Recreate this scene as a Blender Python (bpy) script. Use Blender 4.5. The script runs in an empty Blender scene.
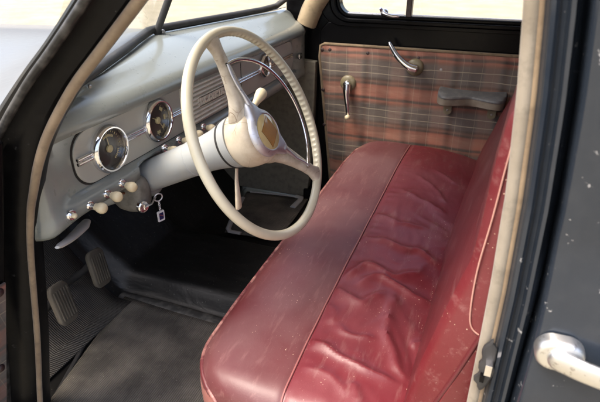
import bpy, bmesh, math, random
from mathutils import Vector, Matrix, noise

random.seed(7)
S = bpy.context.scene
COL = S.collection
R = math.radians

# ------------------------------------------------------------------ camera
cam_d = bpy.data.cameras.new('camera')
cam = bpy.data.objects.new('camera', cam_d)
COL.objects.link(cam)
cam.location = (0.0, -0.5, 1.25)
cam.rotation_euler = (R(90 - 27.203), 0.0, R(20.662))
cam_d.sensor_width = 36.0
cam_d.lens = 30.0
cam_d.clip_start = 0.02
cam_d.clip_end = 500.0
cam_d.dof.use_dof = True
cam_d.dof.focus_distance = 1.08
cam_d.dof.aperture_fstop = 9.0
S.camera = cam

# ------------------------------------------------------------------ world, sun, exposure
SUN_DIR = Vector((-0.34, -0.30, 0.89)).normalized()      # towards the sun
world = bpy.data.worlds.new('World')
S.world = world
world.use_nodes = True
wt = world.node_tree
sky = wt.nodes.new('ShaderNodeTexSky')
sky.sky_type = 'NISHITA'
sky.sun_disc = False
sky.sun_elevation = math.asin(SUN_DIR.z)
sky.sun_rotation = math.atan2(SUN_DIR.x, SUN_DIR.y)
sky.air_density = 1.0
sky.dust_density = 7.0
sky.ozone_density = 0.2
wt.links.new(sky.outputs[0], wt.nodes['Background'].inputs[0])
wt.nodes['Background'].inputs[1].default_value = 0.15

sun_d = bpy.data.lights.new('sun', 'SUN')
sun_d.energy = 0.65
sun_d.angle = R(28)
sun_d.color = (1.0, 0.965, 0.91)
sun = bpy.data.objects.new('sun', sun_d)
COL.objects.link(sun)
sun.location = SUN_DIR * 20
sun.rotation_euler = SUN_DIR.to_track_quat('Z', 'Y').to_euler()

S.view_settings.view_transform = 'Standard'
S.view_settings.look = 'None'
S.view_settings.gamma = 1.0
S.view_settings.exposure = 1.95

# ------------------------------------------------------------------ node helpers
class G:
    """Small shader-graph writer."""
    def __init__(s, name):
        s.m = bpy.data.materials.new(name)
        s.m.use_nodes = True
        s.t = s.m.node_tree
        s.t.nodes.clear()
        s.out = s.t.nodes.new('ShaderNodeOutputMaterial')
        s.tc = None
    def n(s, typ, ins=None, **props):
        nd = s.t.nodes.new('ShaderNode' + typ)
        for k, v in props.items():
            setattr(nd, k, v)
        for k, v in (ins or {}).items():
            s.put(nd.inputs[k], v)
        return nd
    def put(s, sock, v):
        if isinstance(v, bpy.types.NodeSocket):
            s.t.links.new(v, sock)
        elif isinstance(v, bpy.types.Node):
            s.t.links.new(v.outputs[0], sock)
        else:
            if sock.type == 'RGBA' and len(v) == 3:
                v = (*v, 1.0)
            sock.default_value = v
    def co(s):
        if s.tc is None:
            s.tc = s.n('TexCoord')
        return s.tc.outputs['Object']
    def math(s, op, a, b=0.0, c=0.0):
        return s.n('Math', {0: a, 1: b, 2: c}, operation=op).outputs[0]
    def noise(s, scale, detail=4.0, rough=0.55, vec=None, dist=0.0):
        return s.n('TexNoise', {'Vector': vec or s.co(), 'Scale': scale, 'Detail': detail, 'Roughness': rough, 'Distortion': dist}).outputs[0]
    def scaled(s, sc):
        return s.n('Mapping', {'Vector': s.co(), 'Scale': sc}).outputs[0]
    def ramp(s, fac, stops, interp='LINEAR'):
        r = s.n('ValToRGB', {0: fac})
        cr = r.color_ramp
        cr.interpolation = interp
        while len(cr.elements) < len(stops):
            cr.elements.new(0.5)
        for e, (p, c) in zip(cr.elements, stops):
            e.position = p
            if not hasattr(c, '__len__'):
                c = (c, c, c)
            e.color = (*c[:3], 1.0)
        return r.outputs[0]
    def mix(s, fac, a, b, mode='MIX'):
        m = s.n('Mix', data_type='RGBA', blend_type=mode)
        s.put(m.inputs[0], fac); s.put(m.inputs[6], a); s.put(m.inputs[7], b)
        return m.outputs[2]
    def bump(s, h, strength=0.3, dist=0.002, normal=None):
        d = {'Height': h, 'Strength': strength, 'Distance': dist}
        if normal is not None:
            d['Normal'] = normal
        return s.n('Bump', d).outputs[0]
    def specks(s, scale, size, thin=0.5):
        """small scattered grains of dust: 1 on a grain, 0 elsewhere"""
        v = s.n('TexVoronoi', {'Vector': s.co(), 'Scale': scale, 'Randomness': 1.0})
        near = s.math('LESS_THAN', v.outputs['Distance'], size)
        sep = s.n('SeparateColor', {0: v.outputs['Color']})
        keep = s.math('GREATER_THAN', sep.outputs[0], thin)
        return s.math('MULTIPLY', near, keep)
    def finish(s, base, rough=0.5, metal=0.0, normal=None, coat=0.0, spec=0.5, coat_rough=0.08, sheen=0.0):
        p = s.n('BsdfPrincipled', {'Base Color': base, 'Roughness': rough, 'Metallic': metal,
                                   'Coat Weight': coat, 'Coat Roughness': coat_rough,
                                   'Specular IOR Level': spec, 'Sheen Weight': sheen})
        if normal is not None:
            s.put(p.inputs['Normal'], normal)
        s.t.links.new(p.outputs[0], s.out.inputs[0])
        return s.m

def paint(name, base, rough=0.3, coat=0.4, var=0.12, dust=(0.35, 0.33, 0.29), dust_amt=0.12, speck=0.0, bump=0.02, chips=None, spec=0.5, wave=0.22):
    g = G(name)
    n1 = g.noise(6.0, 6.0)
    n2 = g.noise(45.0, 4.0)
    dark = tuple(c * (1 - var) for c in base)
    lite = tuple(min(1, c * (1 + var)) for c in base)
    c = g.mix(n1, dark, lite)
    d = g.math('MULTIPLY', g.ramp(n2, [(0.45, 0.0), (0.75, 1.0)]), dust_amt)
    c = g.mix(d, c, dust)
    if speck:
        c = g.mix(g.math('MULTIPLY', g.specks(130.0, speck * 1.3, 0.45), g.ramp(g.noise(7.0, 4.0, 0.7), [(0.57, 0.0), (0.66, 0.7)])), c, (0.45, 0.45, 0.44))
    if chips:
        ch = g.ramp(g.noise(70.0, 5.0, 0.65), [(0.66, 0.0), (0.69, 1.0)])
        c = g.mix(ch, c, chips)
    r = g.math('ADD', rough, g.math('MULTIPLY', n2, wave))
    return g.finish(c, r, 0.0, g.bump(g.noise(220.0, 2.0), bump, 0.001), coat, spec)

M = {}
M['dash'] = paint('grey_enamel', (0.192, 0.210, 0.201), 0.26, 0.5, 0.02, dust_amt=0.015, bump=0.005, speck=0.04, wave=0.04)
M['fascia'] = paint('warm_grey_enamel', (0.345, 0.345, 0.315), 0.30, 0.3, 0.04, dust_amt=0.06)
M['grille'] = paint('silver_beige_enamel', (0.66, 0.635, 0.56), 0.28, 0.3, 0.08, dust=(0.20, 0.15, 0.10), dust_amt=0.25)
M['column'] = paint('column_enamel', (0.355, 0.375, 0.385), 0.30, 0.35, 0.05, dust=(0.40, 0.36, 0.28), dust_amt=0.25)
M['bracket'] = paint('worn_bracket_paint', (0.165, 0.158, 0.142), 0.45, 0.0, 0.15, dust=(0.06, 0.055, 0.048), dust_amt=0.7)
M['black'] = paint('black_enamel', (0.0035, 0.0035, 0.004), 0.10, 0.0, 0.2, dust=(0.10, 0.10, 0.10), dust_amt=0.0, speck=0.0, bump=0.0, spec=0.11)
M['blackworn'] = paint('worn_black_enamel', (0.0035, 0.0035, 0.004), 0.22, 0.0, 0.3, dust=(0.10, 0.10, 0.10), dust_amt=0.03, speck=0.035, chips=(0.03, 0.03, 0.03), spec=0.13)
M['railhighlight'] = paint('highlight_grey_enamel', (0.012, 0.012, 0.013), 0.30, 0.0, 0.4, dust=(0.16, 0.155, 0.15), dust_amt=0.55, speck=0.06, chips=(0.10, 0.10, 0.10), spec=0.5)  # greyer than the pillar paint: the ridge highlight put into the colour
M['navy'] = paint('faded_blue_black_enamel', (0.015, 0.020, 0.028), 0.14, 0.2, 0.10, dust=(0.16, 0.16, 0.16), dust_amt=0.03, speck=0.05, wave=0.05, chips=(0.22, 0.22, 0.22), spec=0.4)
M['hood'] = paint('pale_grey_enamel', (0.115, 0.120, 0.124), 0.30, 0.3, 0.04, dust_amt=0.08)
M['rubberblack'] = paint('black_rubber', (0.020, 0.020, 0.021), 0.5, 0.0, 0.2, dust_amt=0.06, speck=0.03, bump=0.1)
M['striprubber'] = paint('grey_strip_rubber', (0.050, 0.048, 0.045), 0.5, 0.0, 0.3, dust_amt=0.35, bump=0.2)
M['tunnel'] = paint('black_oilcloth', (0.0065, 0.0062, 0.006), 0.30, 0.0, 0.4, dust=(0.07, 0.065, 0.06), dust_amt=0.12, bump=0.2)
def oilcloth():
    g = G('black_oilcloth')
    big = g.noise(5.0, 6.0, 0.6); sc = g.noise(1.0, 7.0, 0.75, g.scaled((9.0, 34.0, 20.0)))
    c = g.mix(g.math('MULTIPLY', g.ramp(sc, [(0.52, 0.0), (0.74, 1.0)]), 0.35), (0.0075, 0.0072, 0.007), (0.06, 0.056, 0.05))
    c = g.mix(g.specks(120.0, 0.12, 0.72), c, (0.16, 0.15, 0.13))
    r = g.math('ADD', 0.24, g.math('MULTIPLY', sc, 0.30))
    b = g.bump(g.noise(1.0, 4.0, 0.55, g.scaled((8.0, 16.0, 12.0)), 0.7), 0.32, 0.010)
    return g.finish(c, r, 0, g.bump(g.noise(90.0, 4.0), 0.15, 0.001, b))
M['oilcloth'] = oilcloth()
M['khaki'] = paint('dull_khaki_board', (0.17, 0.155, 0.12), 0.65, 0.0, 0.15, dust=(0.05, 0.045, 0.04), dust_amt=0.5, bump=0.1)
M['armtop'] = paint('grey_armrest_vinyl', (0.105, 0.106, 0.108), 0.5, 0.0, 0.15, dust_amt=0.25, bump=0.25)
M['armside'] = paint('brown_armrest_cloth', (0.17, 0.14, 0.105), 0.7, 0.0, 0.2, dust_amt=0.2, bump=0.25)
M['rosette'] = paint('olive_bakelite', (0.155, 0.130, 0.075), 0.4, 0.1, 0.2, dust_amt=0.2)
M['bakelite'] = paint('brown_post', (0.035, 0.020, 0.018), 0.4, 0.1, 0.2, dust_amt=0.1)
M['button'] = paint('dark_red_button', (0.020, 0.006, 0.007), 0.45, 0.1, 0.2, dust_amt=0.05)

def cream_mat(name, base, grime, amt, rough=0.28, scale=9.0, cracks=False):
    g = G(name)
    n = g.noise(scale, 8.0, 0.62)
    m = g.math('MULTIPLY', g.ramp(n, [(0.42, 0.0), (0.72, 1.0)]), amt)
    c = g.mix(m, base, grime)
    h = g.noise(120.0, 3.0)
    if cracks:
        v = g.n('TexVoronoi', {'Vector': g.co(), 'Scale': 26.0}, feature='DISTANCE_TO_EDGE')
        cr = g.ramp(v.outputs[0], [(0.0, 1.0), (0.012, 0.0)])
        keep = g.ramp(g.noise(14.0, 2.0), [(0.52, 0.0), (0.58, 1.0)])
        cr = g.math('MULTIPLY', cr, keep)
        c = g.mix(cr, c, (0.16, 0.10, 0.06))
    return g.finish(c, g.math('ADD', rough, g.math('MULTIPLY', n, 0.2)), 0, g.bump(h, 0.06, 0.001), 0.25)

M['silverpaint'] = paint('silver_paint', (0.42, 0.42, 0.42), 0.35, 0.0, 0.1, dust_amt=0.1)
M['whitecast'] = paint('weathered_cast_metal', (0.42, 0.42, 0.42), 0.32, 0.2, 0.08, dust=(0.28, 0.27, 0.25), dust_amt=0.4)
M['rim'] = cream_mat('cream_bakelite', (0.57, 0.535, 0.415), (0.38, 0.31, 0.19), 0.45, 0.22, 7.0)
M['ivory'] = cream_mat('cracked_ivory', (0.64, 0.565, 0.445), (0.34, 0.23, 0.12), 0.75, 0.36, 16.0, True)
M['spoke'] = cream_mat('grimy_ivory', (0.56, 0.505, 0.415), (0.22, 0.155, 0.09), 0.95, 0.36, 18.0, True)
M['knob'] = cream_mat('cream_knob', (0.66, 0.58, 0.40), (0.42, 0.31, 0.17), 0.5, 0.25, 40.0)

def metal(name, base, rough, var=0.1, pit=0.0):
    g = G(name)
    n = g.noise(30.0, 5.0)
    c = g.mix(g.math('MULTIPLY', n, var * 2), base, tuple(b * 0.45 for b in base))
    if pit:
        p = g.ramp(g.noise(130.0, 4.0, 0.7), [(0.60, 0.0), (0.66, 1.0)])
        c = g.mix(g.math('MULTIPLY', p, pit), c, (0.10, 0.07, 0.05))
    return g.finish(c, g.math('ADD', rough, g.math('MULTIPLY', n, 0.16)), 1.0, g.bump(g.noise(300.0), 0.02, 0.0005))
M['chrome'] = metal('chrome', (0.80, 0.80, 0.82), 0.04, 0.08, 0.25)
M['palechrome'] = metal('weathered_chrome', (0.72, 0.72, 0.71), 0.33, 0.12, 0.4)
M['dullchrome'] = metal('dulled_chrome', (0.70, 0.71, 0.76), 0.44, 0.12, 0.35)
M['steel'] = metal('worn_steel', (0.42, 0.41, 0.40), 0.40, 0.3, 0.6)
M['alu'] = metal('cast_aluminium', (0.60, 0.60, 0.60), 0.36, 0.2, 0.2)

def plain(name, base, rough=0.5, coat=0.0):
    g = G(name)
    n = g.noise(60.0, 3.0)
    return g.finish(g.mix(n, tuple(c * 0.85 for c in base), tuple(min(1, c * 1.12) for c in base)), rough, 0, None, coat)
M['copperwire'] = plain('brown_wire', (0.13, 0.045, 0.018), 0.5)
M['dial'] = plain('dark_dial', (0.022, 0.020, 0.019), 0.35, 0.3)
M['dialmark'] = plain('faded_dial_mark', (0.40, 0.34, 0.19), 0.5)
M['dark'] = plain('dark_gap', (0.012, 0.011, 0.010), 0.7)
M['amber'] = plain('amber_emblem', (0.36, 0.185, 0.040), 0.16, 1.0)
M['amberpale'] = plain('pale_emblem', (0.56, 0.45, 0.22), 0.16, 1.0)
M['emblemline'] = plain('emblem_outline', (0.17, 0.085, 0.025), 0.2, 1.0)
M['taggold'] = plain('key_tag_frame', (0.55, 0.55, 0.58), 0.2, 0.5)
M['tagblue'] = plain('key_tag_blue', (0.012, 0.015, 0.07), 0.25, 0.5)
M['tagred'] = plain('key_tag_red', (0.12, 0.035, 0.05), 0.3, 0.5)

# windlace: pale woven beading
def windlace_mat(name, a, b):
    g = G(name)
    w = g.n('TexWave', {'Vector': g.co(), 'Scale': 330.0, 'Distortion': 0.6}, wave_type='BANDS', bands_direction='Z').outputs[0]
    n = g.noise(14.0, 5.0)
    c = g.mix(g.math('MULTIPLY', g.ramp(g.noise(40.0, 6.0, 0.7), [(0.50, 0.0), (0.72, 1.0)]), 0.55), g.mix(g.ramp(n, [(0.35, 0.0), (0.7, 1.0)]), a, b), tuple(x * 0.4 for x in b))
    c = g.mix(g.math('MULTIPLY', w, 0.30), c, tuple(x * 0.6 for x in a))
    return g.finish(c, 0.85, 0, g.bump(w, 0.25, 0.0006), 0, 0.2, sheen=0.2)
M['windlace'] = windlace_mat('beige_windlace', (0.26, 0.228, 0.178), (0.165, 0.138, 0.10))
M['windlacebrown'] = windlace_mat('tan_windlace', (0.255, 0.19, 0.12), (0.15, 0.105, 0.065))
M['tancloth'] = windlace_mat('tan_headlining', (0.42, 0.33, 0.21), (0.34, 0.26, 0.16))
M['headlining'] = windlace_mat('pale_headlining', (0.70, 0.67, 0.60), (0.62, 0.58, 0.51))

# ribbed rubber mat
def ribbed(name, dirn, base, dust, amt, scale=60.0):
    g = G(name)
    w = g.n('TexWave', {'Vector': g.co(), 'Scale': scale, 'Distortion': 0.12, 'Detail': 1.0}, wave_type='BANDS', bands_direction=dirn).outputs[0]
    n = g.noise(7.0, 8.0, 0.65)
    d = g.math('MULTIPLY', g.ramp(n, [(0.38, 0.0), (0.68, 1.0)]), amt)
    c = g.mix(d, base, dust)
    c = g.mix(g.math('MULTIPLY', g.ramp(w, [(0.0, 1.0), (0.5, 0.0)]), 0.60), c, tuple(b * 0.45 for b in base))
    st = g.ramp(g.noise(24.0, 6.0, 0.7), [(0.66, 0.0), (0.72, 1.0)])
    c = g.mix(g.math('MULTIPLY', st, 0.5), c, (0.30, 0.27, 0.23))
    c = g.mix(g.specks(90.0, 0.09, 0.7), c, (0.35, 0.33, 0.30))
    return g.finish(c, 0.62, 0, g.bump(w, 0.7, 0.002), 0, 0.4)
M['mat'] = ribbed('ribbed_rubber', 'X', (0.088, 0.082, 0.072), (0.27, 0.245, 0.205), 0.95)
M['toemat'] = ribbed('ribbed_toe_rubber', 'Y', (0.052, 0.048, 0.042), (0.14, 0.125, 0.10), 0.7)
M['pedal'] = ribbed('pedal_rubber', 'Z', (0.12, 0.11, 0.09), (0.27, 0.235, 0.175), 0.9, 240.0)

# red leathercloth
def leather(name, base, dusty, amt, lo, hi, rough=0.30, strip=None):
    g = G(name)
    n = g.noise(3.6, 9.0, 0.62)
    f = g.math('MULTIPLY', g.ramp(n, [(lo, 0.0), (hi, 1.0)]), amt)
    dark = tuple(c * 0.72 for c in base)
    c = g.mix(g.noise(11.0, 5.0), dark, base)
    c = g.mix(f, c, dusty)
    scuff = g.ramp(g.noise(1.0, 7.0, 0.72, g.scaled((60.0, 9.0, 60.0))), [(0.54, 0.0), (0.70, 1.0)])
    c = g.mix(g.math('MULTIPLY', scuff, 0.32), c, (0.26, 0.14, 0.13))
    stain = g.ramp(g.noise(9.0, 6.0, 0.6), [(0.66, 0.0), (0.74, 1.0)])
    c = g.mix(g.math('MULTIPLY', stain, 0.35), c, (0.25, 0.17, 0.11))
    patch = g.ramp(g.noise(5.0, 3.0), [(0.40, 0.0), (0.62, 1.0)])
    sp = g.math('MULTIPLY', g.specks(210.0, 0.13, 0.62), g.math('MULTIPLY', patch, 0.30))
    c = g.mix(sp, c, (0.50, 0.38, 0.32))
    sp2 = g.math('MULTIPLY', g.specks(190.0, 0.16, 0.70), g.ramp(g.noise(9.5, 4.0, 0.65), [(0.53, 0.0), (0.62, 0.9)]))
    c = g.mix(sp2, c, (0.62, 0.47, 0.34))
    grain = g.n('TexVoronoi', {'Vector': g.co(), 'Scale': 420.0}).outputs[0]
    b1 = g.bump(grain, 0.10, 0.0006)
    wr = g.noise(1.0, 5.0, 0.6, g.scaled((26.0, 17.0, 26.0)), 0.8)
    rdg = g.n('TexNoise', {'Vector': g.scaled((34.0, 21.0, 30.0)), 'Scale': 1.0, 'Detail': 5.0, 'Roughness': 0.6, 'Distortion': 0.6}, noise_type='RIDGED_MULTIFRACTAL').outputs[0]
    b2 = g.bump(wr, 0.12, 0.004, g.bump(rdg, 0.22, 0.0022, b1))
    r = g.math('ADD', rough, g.math('MULTIPLY', f, 0.22))
    return g.finish(c, r, 0, b2, 0.12, 0.45, 0.25)
M['leather'] = leather('red_leathercloth', (0.132, 0.0125, 0.019), (0.172, 0.054, 0.062), 0.55, 0.40, 0.76, 0.40)
M['leatherdusty'] = leather('dusty_red_leathercloth', (0.100, 0.019, 0.023), (0.140, 0.066, 0.067), 0.85, 0.34, 0.68, 0.42)
M['leatherback'] = leather('red_backrest_leathercloth', (0.120, 0.012, 0.016), (0.155, 0.042, 0.045), 0.5, 0.42, 0.8, 0.38)
M['leatherside'] = leather('side_leathercloth', (0.118, 0.012, 0.016), (0.155, 0.045, 0.047), 0.5, 0.40, 0.75, 0.40)
M['leatherworn'] = leather('worn_pink_leathercloth', (0.26, 0.075, 0.065), (0.38, 0.20, 0.17), 0.9, 0.35, 0.65, 0.5)
M['welt'] = plain('worn_pink_welt', (0.42, 0.22, 0.18), 0.55)
M['weltdark'] = plain('dark_red_seam', (0.085, 0.014, 0.017), 0.45)
M['weltmid'] = plain('faded_red_welt', (0.24, 0.085, 0.08), 0.5)
def worn_welt():
    g = G('worn_red_welt')
    n = g.noise(22.0, 6.0, 0.7)
    c = g.mix(g.ramp(n, [(0.44, 0.0), (0.60, 1.0)]), (0.10, 0.018, 0.022), (0.34, 0.17, 0.145))
    return g.finish(c, 0.5, 0, g.bump(g.noise(160.0, 3.0), 0.2, 0.0008))
M['weltred'] = worn_welt()

# plaid door trim
def plaid(name):
    g = G(name)
    sep = g.n('SeparateXYZ', {0: g.co()})
    wob = g.math('MULTIPLY', g.math('SUBTRACT', g.noise(1.0, 3.0, 0.5, g.scaled((6.0, 6.0, 4.0))), 0.5), 0.016)
    z = g.math('ADD', sep.outputs[2], wob)
    h = g.math('ADD', sep.outputs[0], sep.outputs[1])
    P = 0.157
    pv = g.math('FRACT', g.math('DIVIDE', g.math('SUBTRACT', 0.885 + P * 20, z), P))
    ph = g.math('FRACT', g.math('DIVIDE', g.math('ADD', h, 20 * P + 0.02), P))
    grey = (0.140, 0.120, 0.110); red = (0.350, 0.128, 0.088); dk = (0.075, 0.054, 0.047); rb = (0.20, 0.105, 0.078)
    pale = (0.42, 0.36, 0.26)
    v = g.ramp(pv, [(0.0, rb), (0.05, grey), (0.40, grey), (0.45, dk), (0.50, rb), (0.555, dk), (0.60, red), (0.70, (0.38, 0.165, 0.115)),
                    (0.84, red), (0.88, dk), (0.91, dk), (0.94, red), (1.0, rb)])
    hr = g.ramp(ph, [(0.0, (0.18, 0.145, 0.122)), (0.22, (0.18, 0.145, 0.122)), (0.30, (0.35, 0.17, 0.115)), (0.52, (0.35, 0.17, 0.115)), (0.60, (0.18, 0.145, 0.122)), (0.66, (0.05, 0.035, 0.03)), (0.70, (0.22, 0.10, 0.07)), (0.76, (0.18, 0.145, 0.122)), (1.0, (0.18, 0.145, 0.122))])
    hb = g.ramp(ph, [(0.0, 0.70), (0.20, 0.70), (0.27, 1.0), (0.56, 1.0), (0.62, 0.74), (0.70, 0.62), (0.78, 0.92), (0.90, 0.92), (1.0, 0.70)])
    c = g.mix(1.0, g.mix(0.22, v, hr), hb, 'MULTIPLY')
    def line(ph_, pos, wd):
        return g.math('LESS_THAN', g.math('ABSOLUTE', g.math('SUBTRACT', ph_, pos)), wd)
    for pos in (0.15, 0.325):
        c = g.mix(g.math('MULTIPLY', line(pv, pos, 0.009), 0.62), c, pale)
    for pos, w, k in ((0.20, 0.006, 0.30), (0.44, 0.005, 0.14), (0.80, 0.006, 0.34), (0.93, 0.005, 0.14)):
        c = g.mix(g.math('MULTIPLY', line(ph, pos, w), k), c, pale)
    weave = g.n('TexWave', {'Vector': g.co(), 'Scale': 330.0}, wave_type='BANDS', bands_direction='X').outputs[0]
    weave2 = g.n('TexWave', {'Vector': g.co(), 'Scale': 330.0}, wave_type='BANDS', bands_direction='Z').outputs[0]
    wv = g.math('MULTIPLY', weave, weave2)
    c = g.mix(g.math('MULTIPLY', wv, 0.25), c, (0.045, 0.03, 0.025))
    c = g.mix(g.math('MULTIPLY', g.ramp(g.noise(12.0, 6.0), [(0.4, 0.0), (0.75, 1.0)]), 0.35), c, (0.22, 0.17, 0.14))
    puck = g.noise(1.0, 3.0, 0.5, g.scaled((9.0, 9.0, 24.0)))
    b = g.bump(puck, 0.5, 0.012)
    return g.finish(c, 0.82, 0, g.bump(wv, 0.2, 0.0006, b), 0, 0.25, sheen=0.15)
M['plaid'] = plaid('plaid_trim_cloth')

def glass(name):
    g = G(name)
    lw = g.n('LayerWeight', {'Blend': 0.5}).outputs['Facing']
    lw = g.math('ADD', 0.05, g.math('MULTIPLY', g.math('POWER', lw, 5.0), 0.8))
    t = g.n('BsdfTransparent', {'Color': (0.93, 0.95, 0.94)})
    s = g.n('BsdfGlossy', {'Color': (1, 1, 1), 'Roughness': 0.02})
    dirt = g.n('BsdfDiffuse', {'Color': (0.6, 0.58, 0.52)})
    m = g.n('MixShader', {0: lw, 1: t.outputs[0], 2: s.outputs[0]})
    dn = g.math('MULTIPLY', g.ramp(g.noise(5.0, 6.0), [(0.4, 0.0), (0.8, 1.0)]), 0.10)
    m2 = g.n('MixShader', {0: dn, 1: m.outputs[0], 2: dirt.outputs[0]})
    g.t.links.new(m2.outputs[0], g.out.inputs[0])
    return g.m
M['glass'] = glass('dusty_glass')

def ground_mat():
    g = G('dry_grass_ground')
    a = g.noise(1.6, 8.0, 0.65); b = g.noise(14.0, 6.0, 0.7)
    c = g.mix(g.ramp(a, [(0.35, 0.0), (0.68, 1.0)]), (0.26, 0.232, 0.165), (0.36, 0.325, 0.245))
    c = g.mix(g.math('MULTIPLY', g.ramp(b, [(0.48, 0.0), (0.7, 1.0)]), 0.5), c, (0.19, 0.17, 0.115))
    c = g.mix(g.math('MULTIPLY', g.ramp(g.noise(60.0, 4.0), [(0.5, 0.0), (0.7, 1.0)]), 0.35), c, (0.40, 0.365, 0.28))
    return g.finish(c, 0.95, 0, g.bump(b, 0.6, 0.03), 0, 0.1)
M['ground'] = ground_mat()

# ------------------------------------------------------------------ mesh helpers
def obj(name, bm, mats, parent=None, smooth=40, loc=None, bevel=0.0, label=None, solid=None):
    me = bpy.data.meshes.new(name)
    bmesh.ops.recalc_face_normals(bm, faces=bm.faces[:])
    bm.to_mesh(me); bm.free()
    if not isinstance(mats, (list, tuple)):
        mats = [mats]
    for m in mats:
        me.materials.append(M[m])
    if smooth:
        for p in me.polygons:
            p.use_smooth = True
        me.set_sharp_from_angle(angle=R(smooth))
    o = bpy.data.objects.new(name, me)
    COL.objects.link(o)
    if parent is not None:
        o.parent = parent
    if loc is not None:
        o.location = loc
    if solid:
        md = o.modifiers.new('thick', 'SOLIDIFY'); md.thickness = solid; md.offset = 0.0
    if bevel:
        md = o.modifiers.new('soft_edge', 'BEVEL'); md.width = bevel; md.segments = 3; md.limit_method = 'ANGLE'; md.angle_limit = R(35)
    if label:
        o['label'] = label
    return o

def copy_of(o, loc=None, parent=None):
    c = o.copy(); COL.objects.link(c)
    if loc is not None: c.location = loc
    if parent is not None: c.parent = parent
    return c

def new(): return bmesh.new()

def box(bm, lo, hi, mi=0):
    vs = [bm.verts.new((x, y, z)) for x in (lo[0], hi[0]) for y in (lo[1], hi[1]) for z in (lo[2], hi[2])]
    for f in ((0, 1, 3, 2), (4, 6, 7, 5), (0, 4, 5, 1), (2, 3, 7, 6), (0, 2, 6, 4), (1, 5, 7, 3)):
        fc = bm.faces.new([vs[i] for i in f]); fc.material_index = mi

def loft(bm, rings, closed=True, cap=True, mi=0):
    """skin a list of equal-length rings of points"""
    vr = [[bm.verts.new(p) for p in r] for r in rings]
    n = len(vr[0])
    for a, b in zip(vr[:-1], vr[1:]):
        for i in range(n if closed else n - 1):
            j = (i + 1) % n
            f = bm.faces.new((a[i], a[j], b[j], b[i])); f.material_index = mi
    if cap and closed:
        for r, flip in ((vr[0], True), (vr[-1], False)):
            try:
                f = bm.faces.new(r[::-1] if flip else r); f.material_index = mi
            except ValueError:
                pass
    return vr

def frame(d):
    d = Vector(d).normalized()
    up = Vector((0, 0, 1)) if abs(d.z) < 0.9 else Vector((1, 0, 0))
    a = d.cross(up).normalized(); b = a.cross(d).normalized()
    return a, b

def tube(bm, pts, rad, seg=12, mi=0, sx=1.0, sy=1.0, closed=False, cap=True):
    """tube through points; rad a number or one per point; sx/sy flatten it; parallel-transported frame"""
    pts = [Vector(p) for p in pts]
    n = len(pts)
    rr = rad if hasattr(rad, '__len__') else [rad] * n
    rings = []
    a = None
    for i, p in enumerate(pts):
        if closed:
            d = pts[(i + 1) % n] - pts[i - 1]
        else:
            d = pts[min(i + 1, n - 1)] - pts[max(i - 1, 0)]
        d.normalize()
        if a is None:
            a, b = frame(d)
        else:
            a = (a - d * a.dot(d)).normalized(); b = d.cross(a) * -1
            b = a.cross(d)
        rings.append([p + a * (math.cos(t) * rr[i] * sx) + b * (math.sin(t) * rr[i] * sy) for t in [2 * math.pi * k / seg for k in range(seg)]])
    if closed:
        vr = loft(bm, rings, True, False, mi)
        for i in range(seg):
            j = (i + 1) % seg
            f = bm.faces.new((vr[-1][i], vr[-1][j], vr[0][j], vr[0][i])); f.material_index = mi
    else:
        loft(bm, rings, True, cap, mi)

def lathe(bm, prof, origin=(0, 0, 0), axis=(0, 0, 1), seg=32, mi=0, ex=None, ey=None, cap=True):
    """prof: list of (s along axis, radius)"""
    ax = Vector(axis).normalized(); o = Vector(origin)
    a, b = (ex, ey) if ex is not None else frame(ax)
    rings = [[o + ax * s + a * (math.cos(t) * max(r, 1e-5)) + b * (math.sin(t) * max(r, 1e-5)) for t in [2 * math.pi * k / seg for k in range(seg)]] for s, r in prof]
    loft(bm, rings, True, cap, mi)

def prism(bm, outline, fn, t0, t1, mi=0):
    """outline: 2-D points; fn(u,v,t) -> xyz"""
    loft(bm, [[fn(u, v, t0) for u, v in outline], [fn(u, v, t1) for u, v in outline]], True, True, mi)

def rrect(u0, u1, v0, v1, r, seg=8):
    out = []
    for cx, cy, a0 in ((u1 - r, v1 - r, 0), (u0 + r, v1 - r, 90), (u0 + r, v0 + r, 180), (u1 - r, v0 + r, 270)):
        for k in range(seg + 1):
            a = R(a0 + 90 * k / seg)
            out.append((cx + r * math.cos(a), cy + r * math.sin(a)))
    return out

def lerp_poly(pts, t):
    """pts sorted by first coordinate; interpolates the others"""
    if t <= pts[0][0]: return pts[0][1:]
    for a, b in zip(pts[:-1], pts[1:]):
        if t <= b[0]:
            k = (t - a[0]) / (b[0] - a[0])
            return tuple(x + (y - x) * k for x, y in zip(a[1:], b[1:]))
    return pts[-1][1:]

def spline(pts, n):
    """Catmull-Rom through points, n samples per span"""
    P = [Vector(p) for p in pts]
    P = [P[0] * 2 - P[1]] + P + [P[-1] * 2 - P[-2]]
    out = []
    for i in range(1, len(P) - 2):
        for k in range(n):
            t = k / n
            a, b, c, d = P[i - 1], P[i], P[i + 1], P[i + 2]
            out.append(0.5 * ((2 * b) + (c - a) * t + (2 * a - 5 * b + 4 * c - d) * t * t + (3 * b - a - 3 * c + d) * t ** 3))
    out.append(P[-2])
    return out

def sm(a, b, x):
    t = max(0.0, min(1.0, (x - a) / (b - a)))
    return t * t * (3 - 2 * t)

# ------------------------------------------------------------------ the setting
bm = new()
vs = [bm.verts.new(p) for p in ((-200, -200, 0), (200, -200, 0), (200, 200, 0), (-200, 200, 0))]
bm.faces.new(vs)
g_ = obj('ground', bm, 'ground', smooth=0)
g_['kind'] = 'structure'
g_['label'] = 'pale dry grass ground seen through the car windows'

# ------------------------------------------------------------------ the car
car = bpy.data.objects.new('car', None)
COL.objects.link(car)
car['label'] = 'old black car with red bench seat, grey dashboard and cream steering wheel, near door open'
car['category'] = 'car'
car.empty_display_size = 0.3

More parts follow.
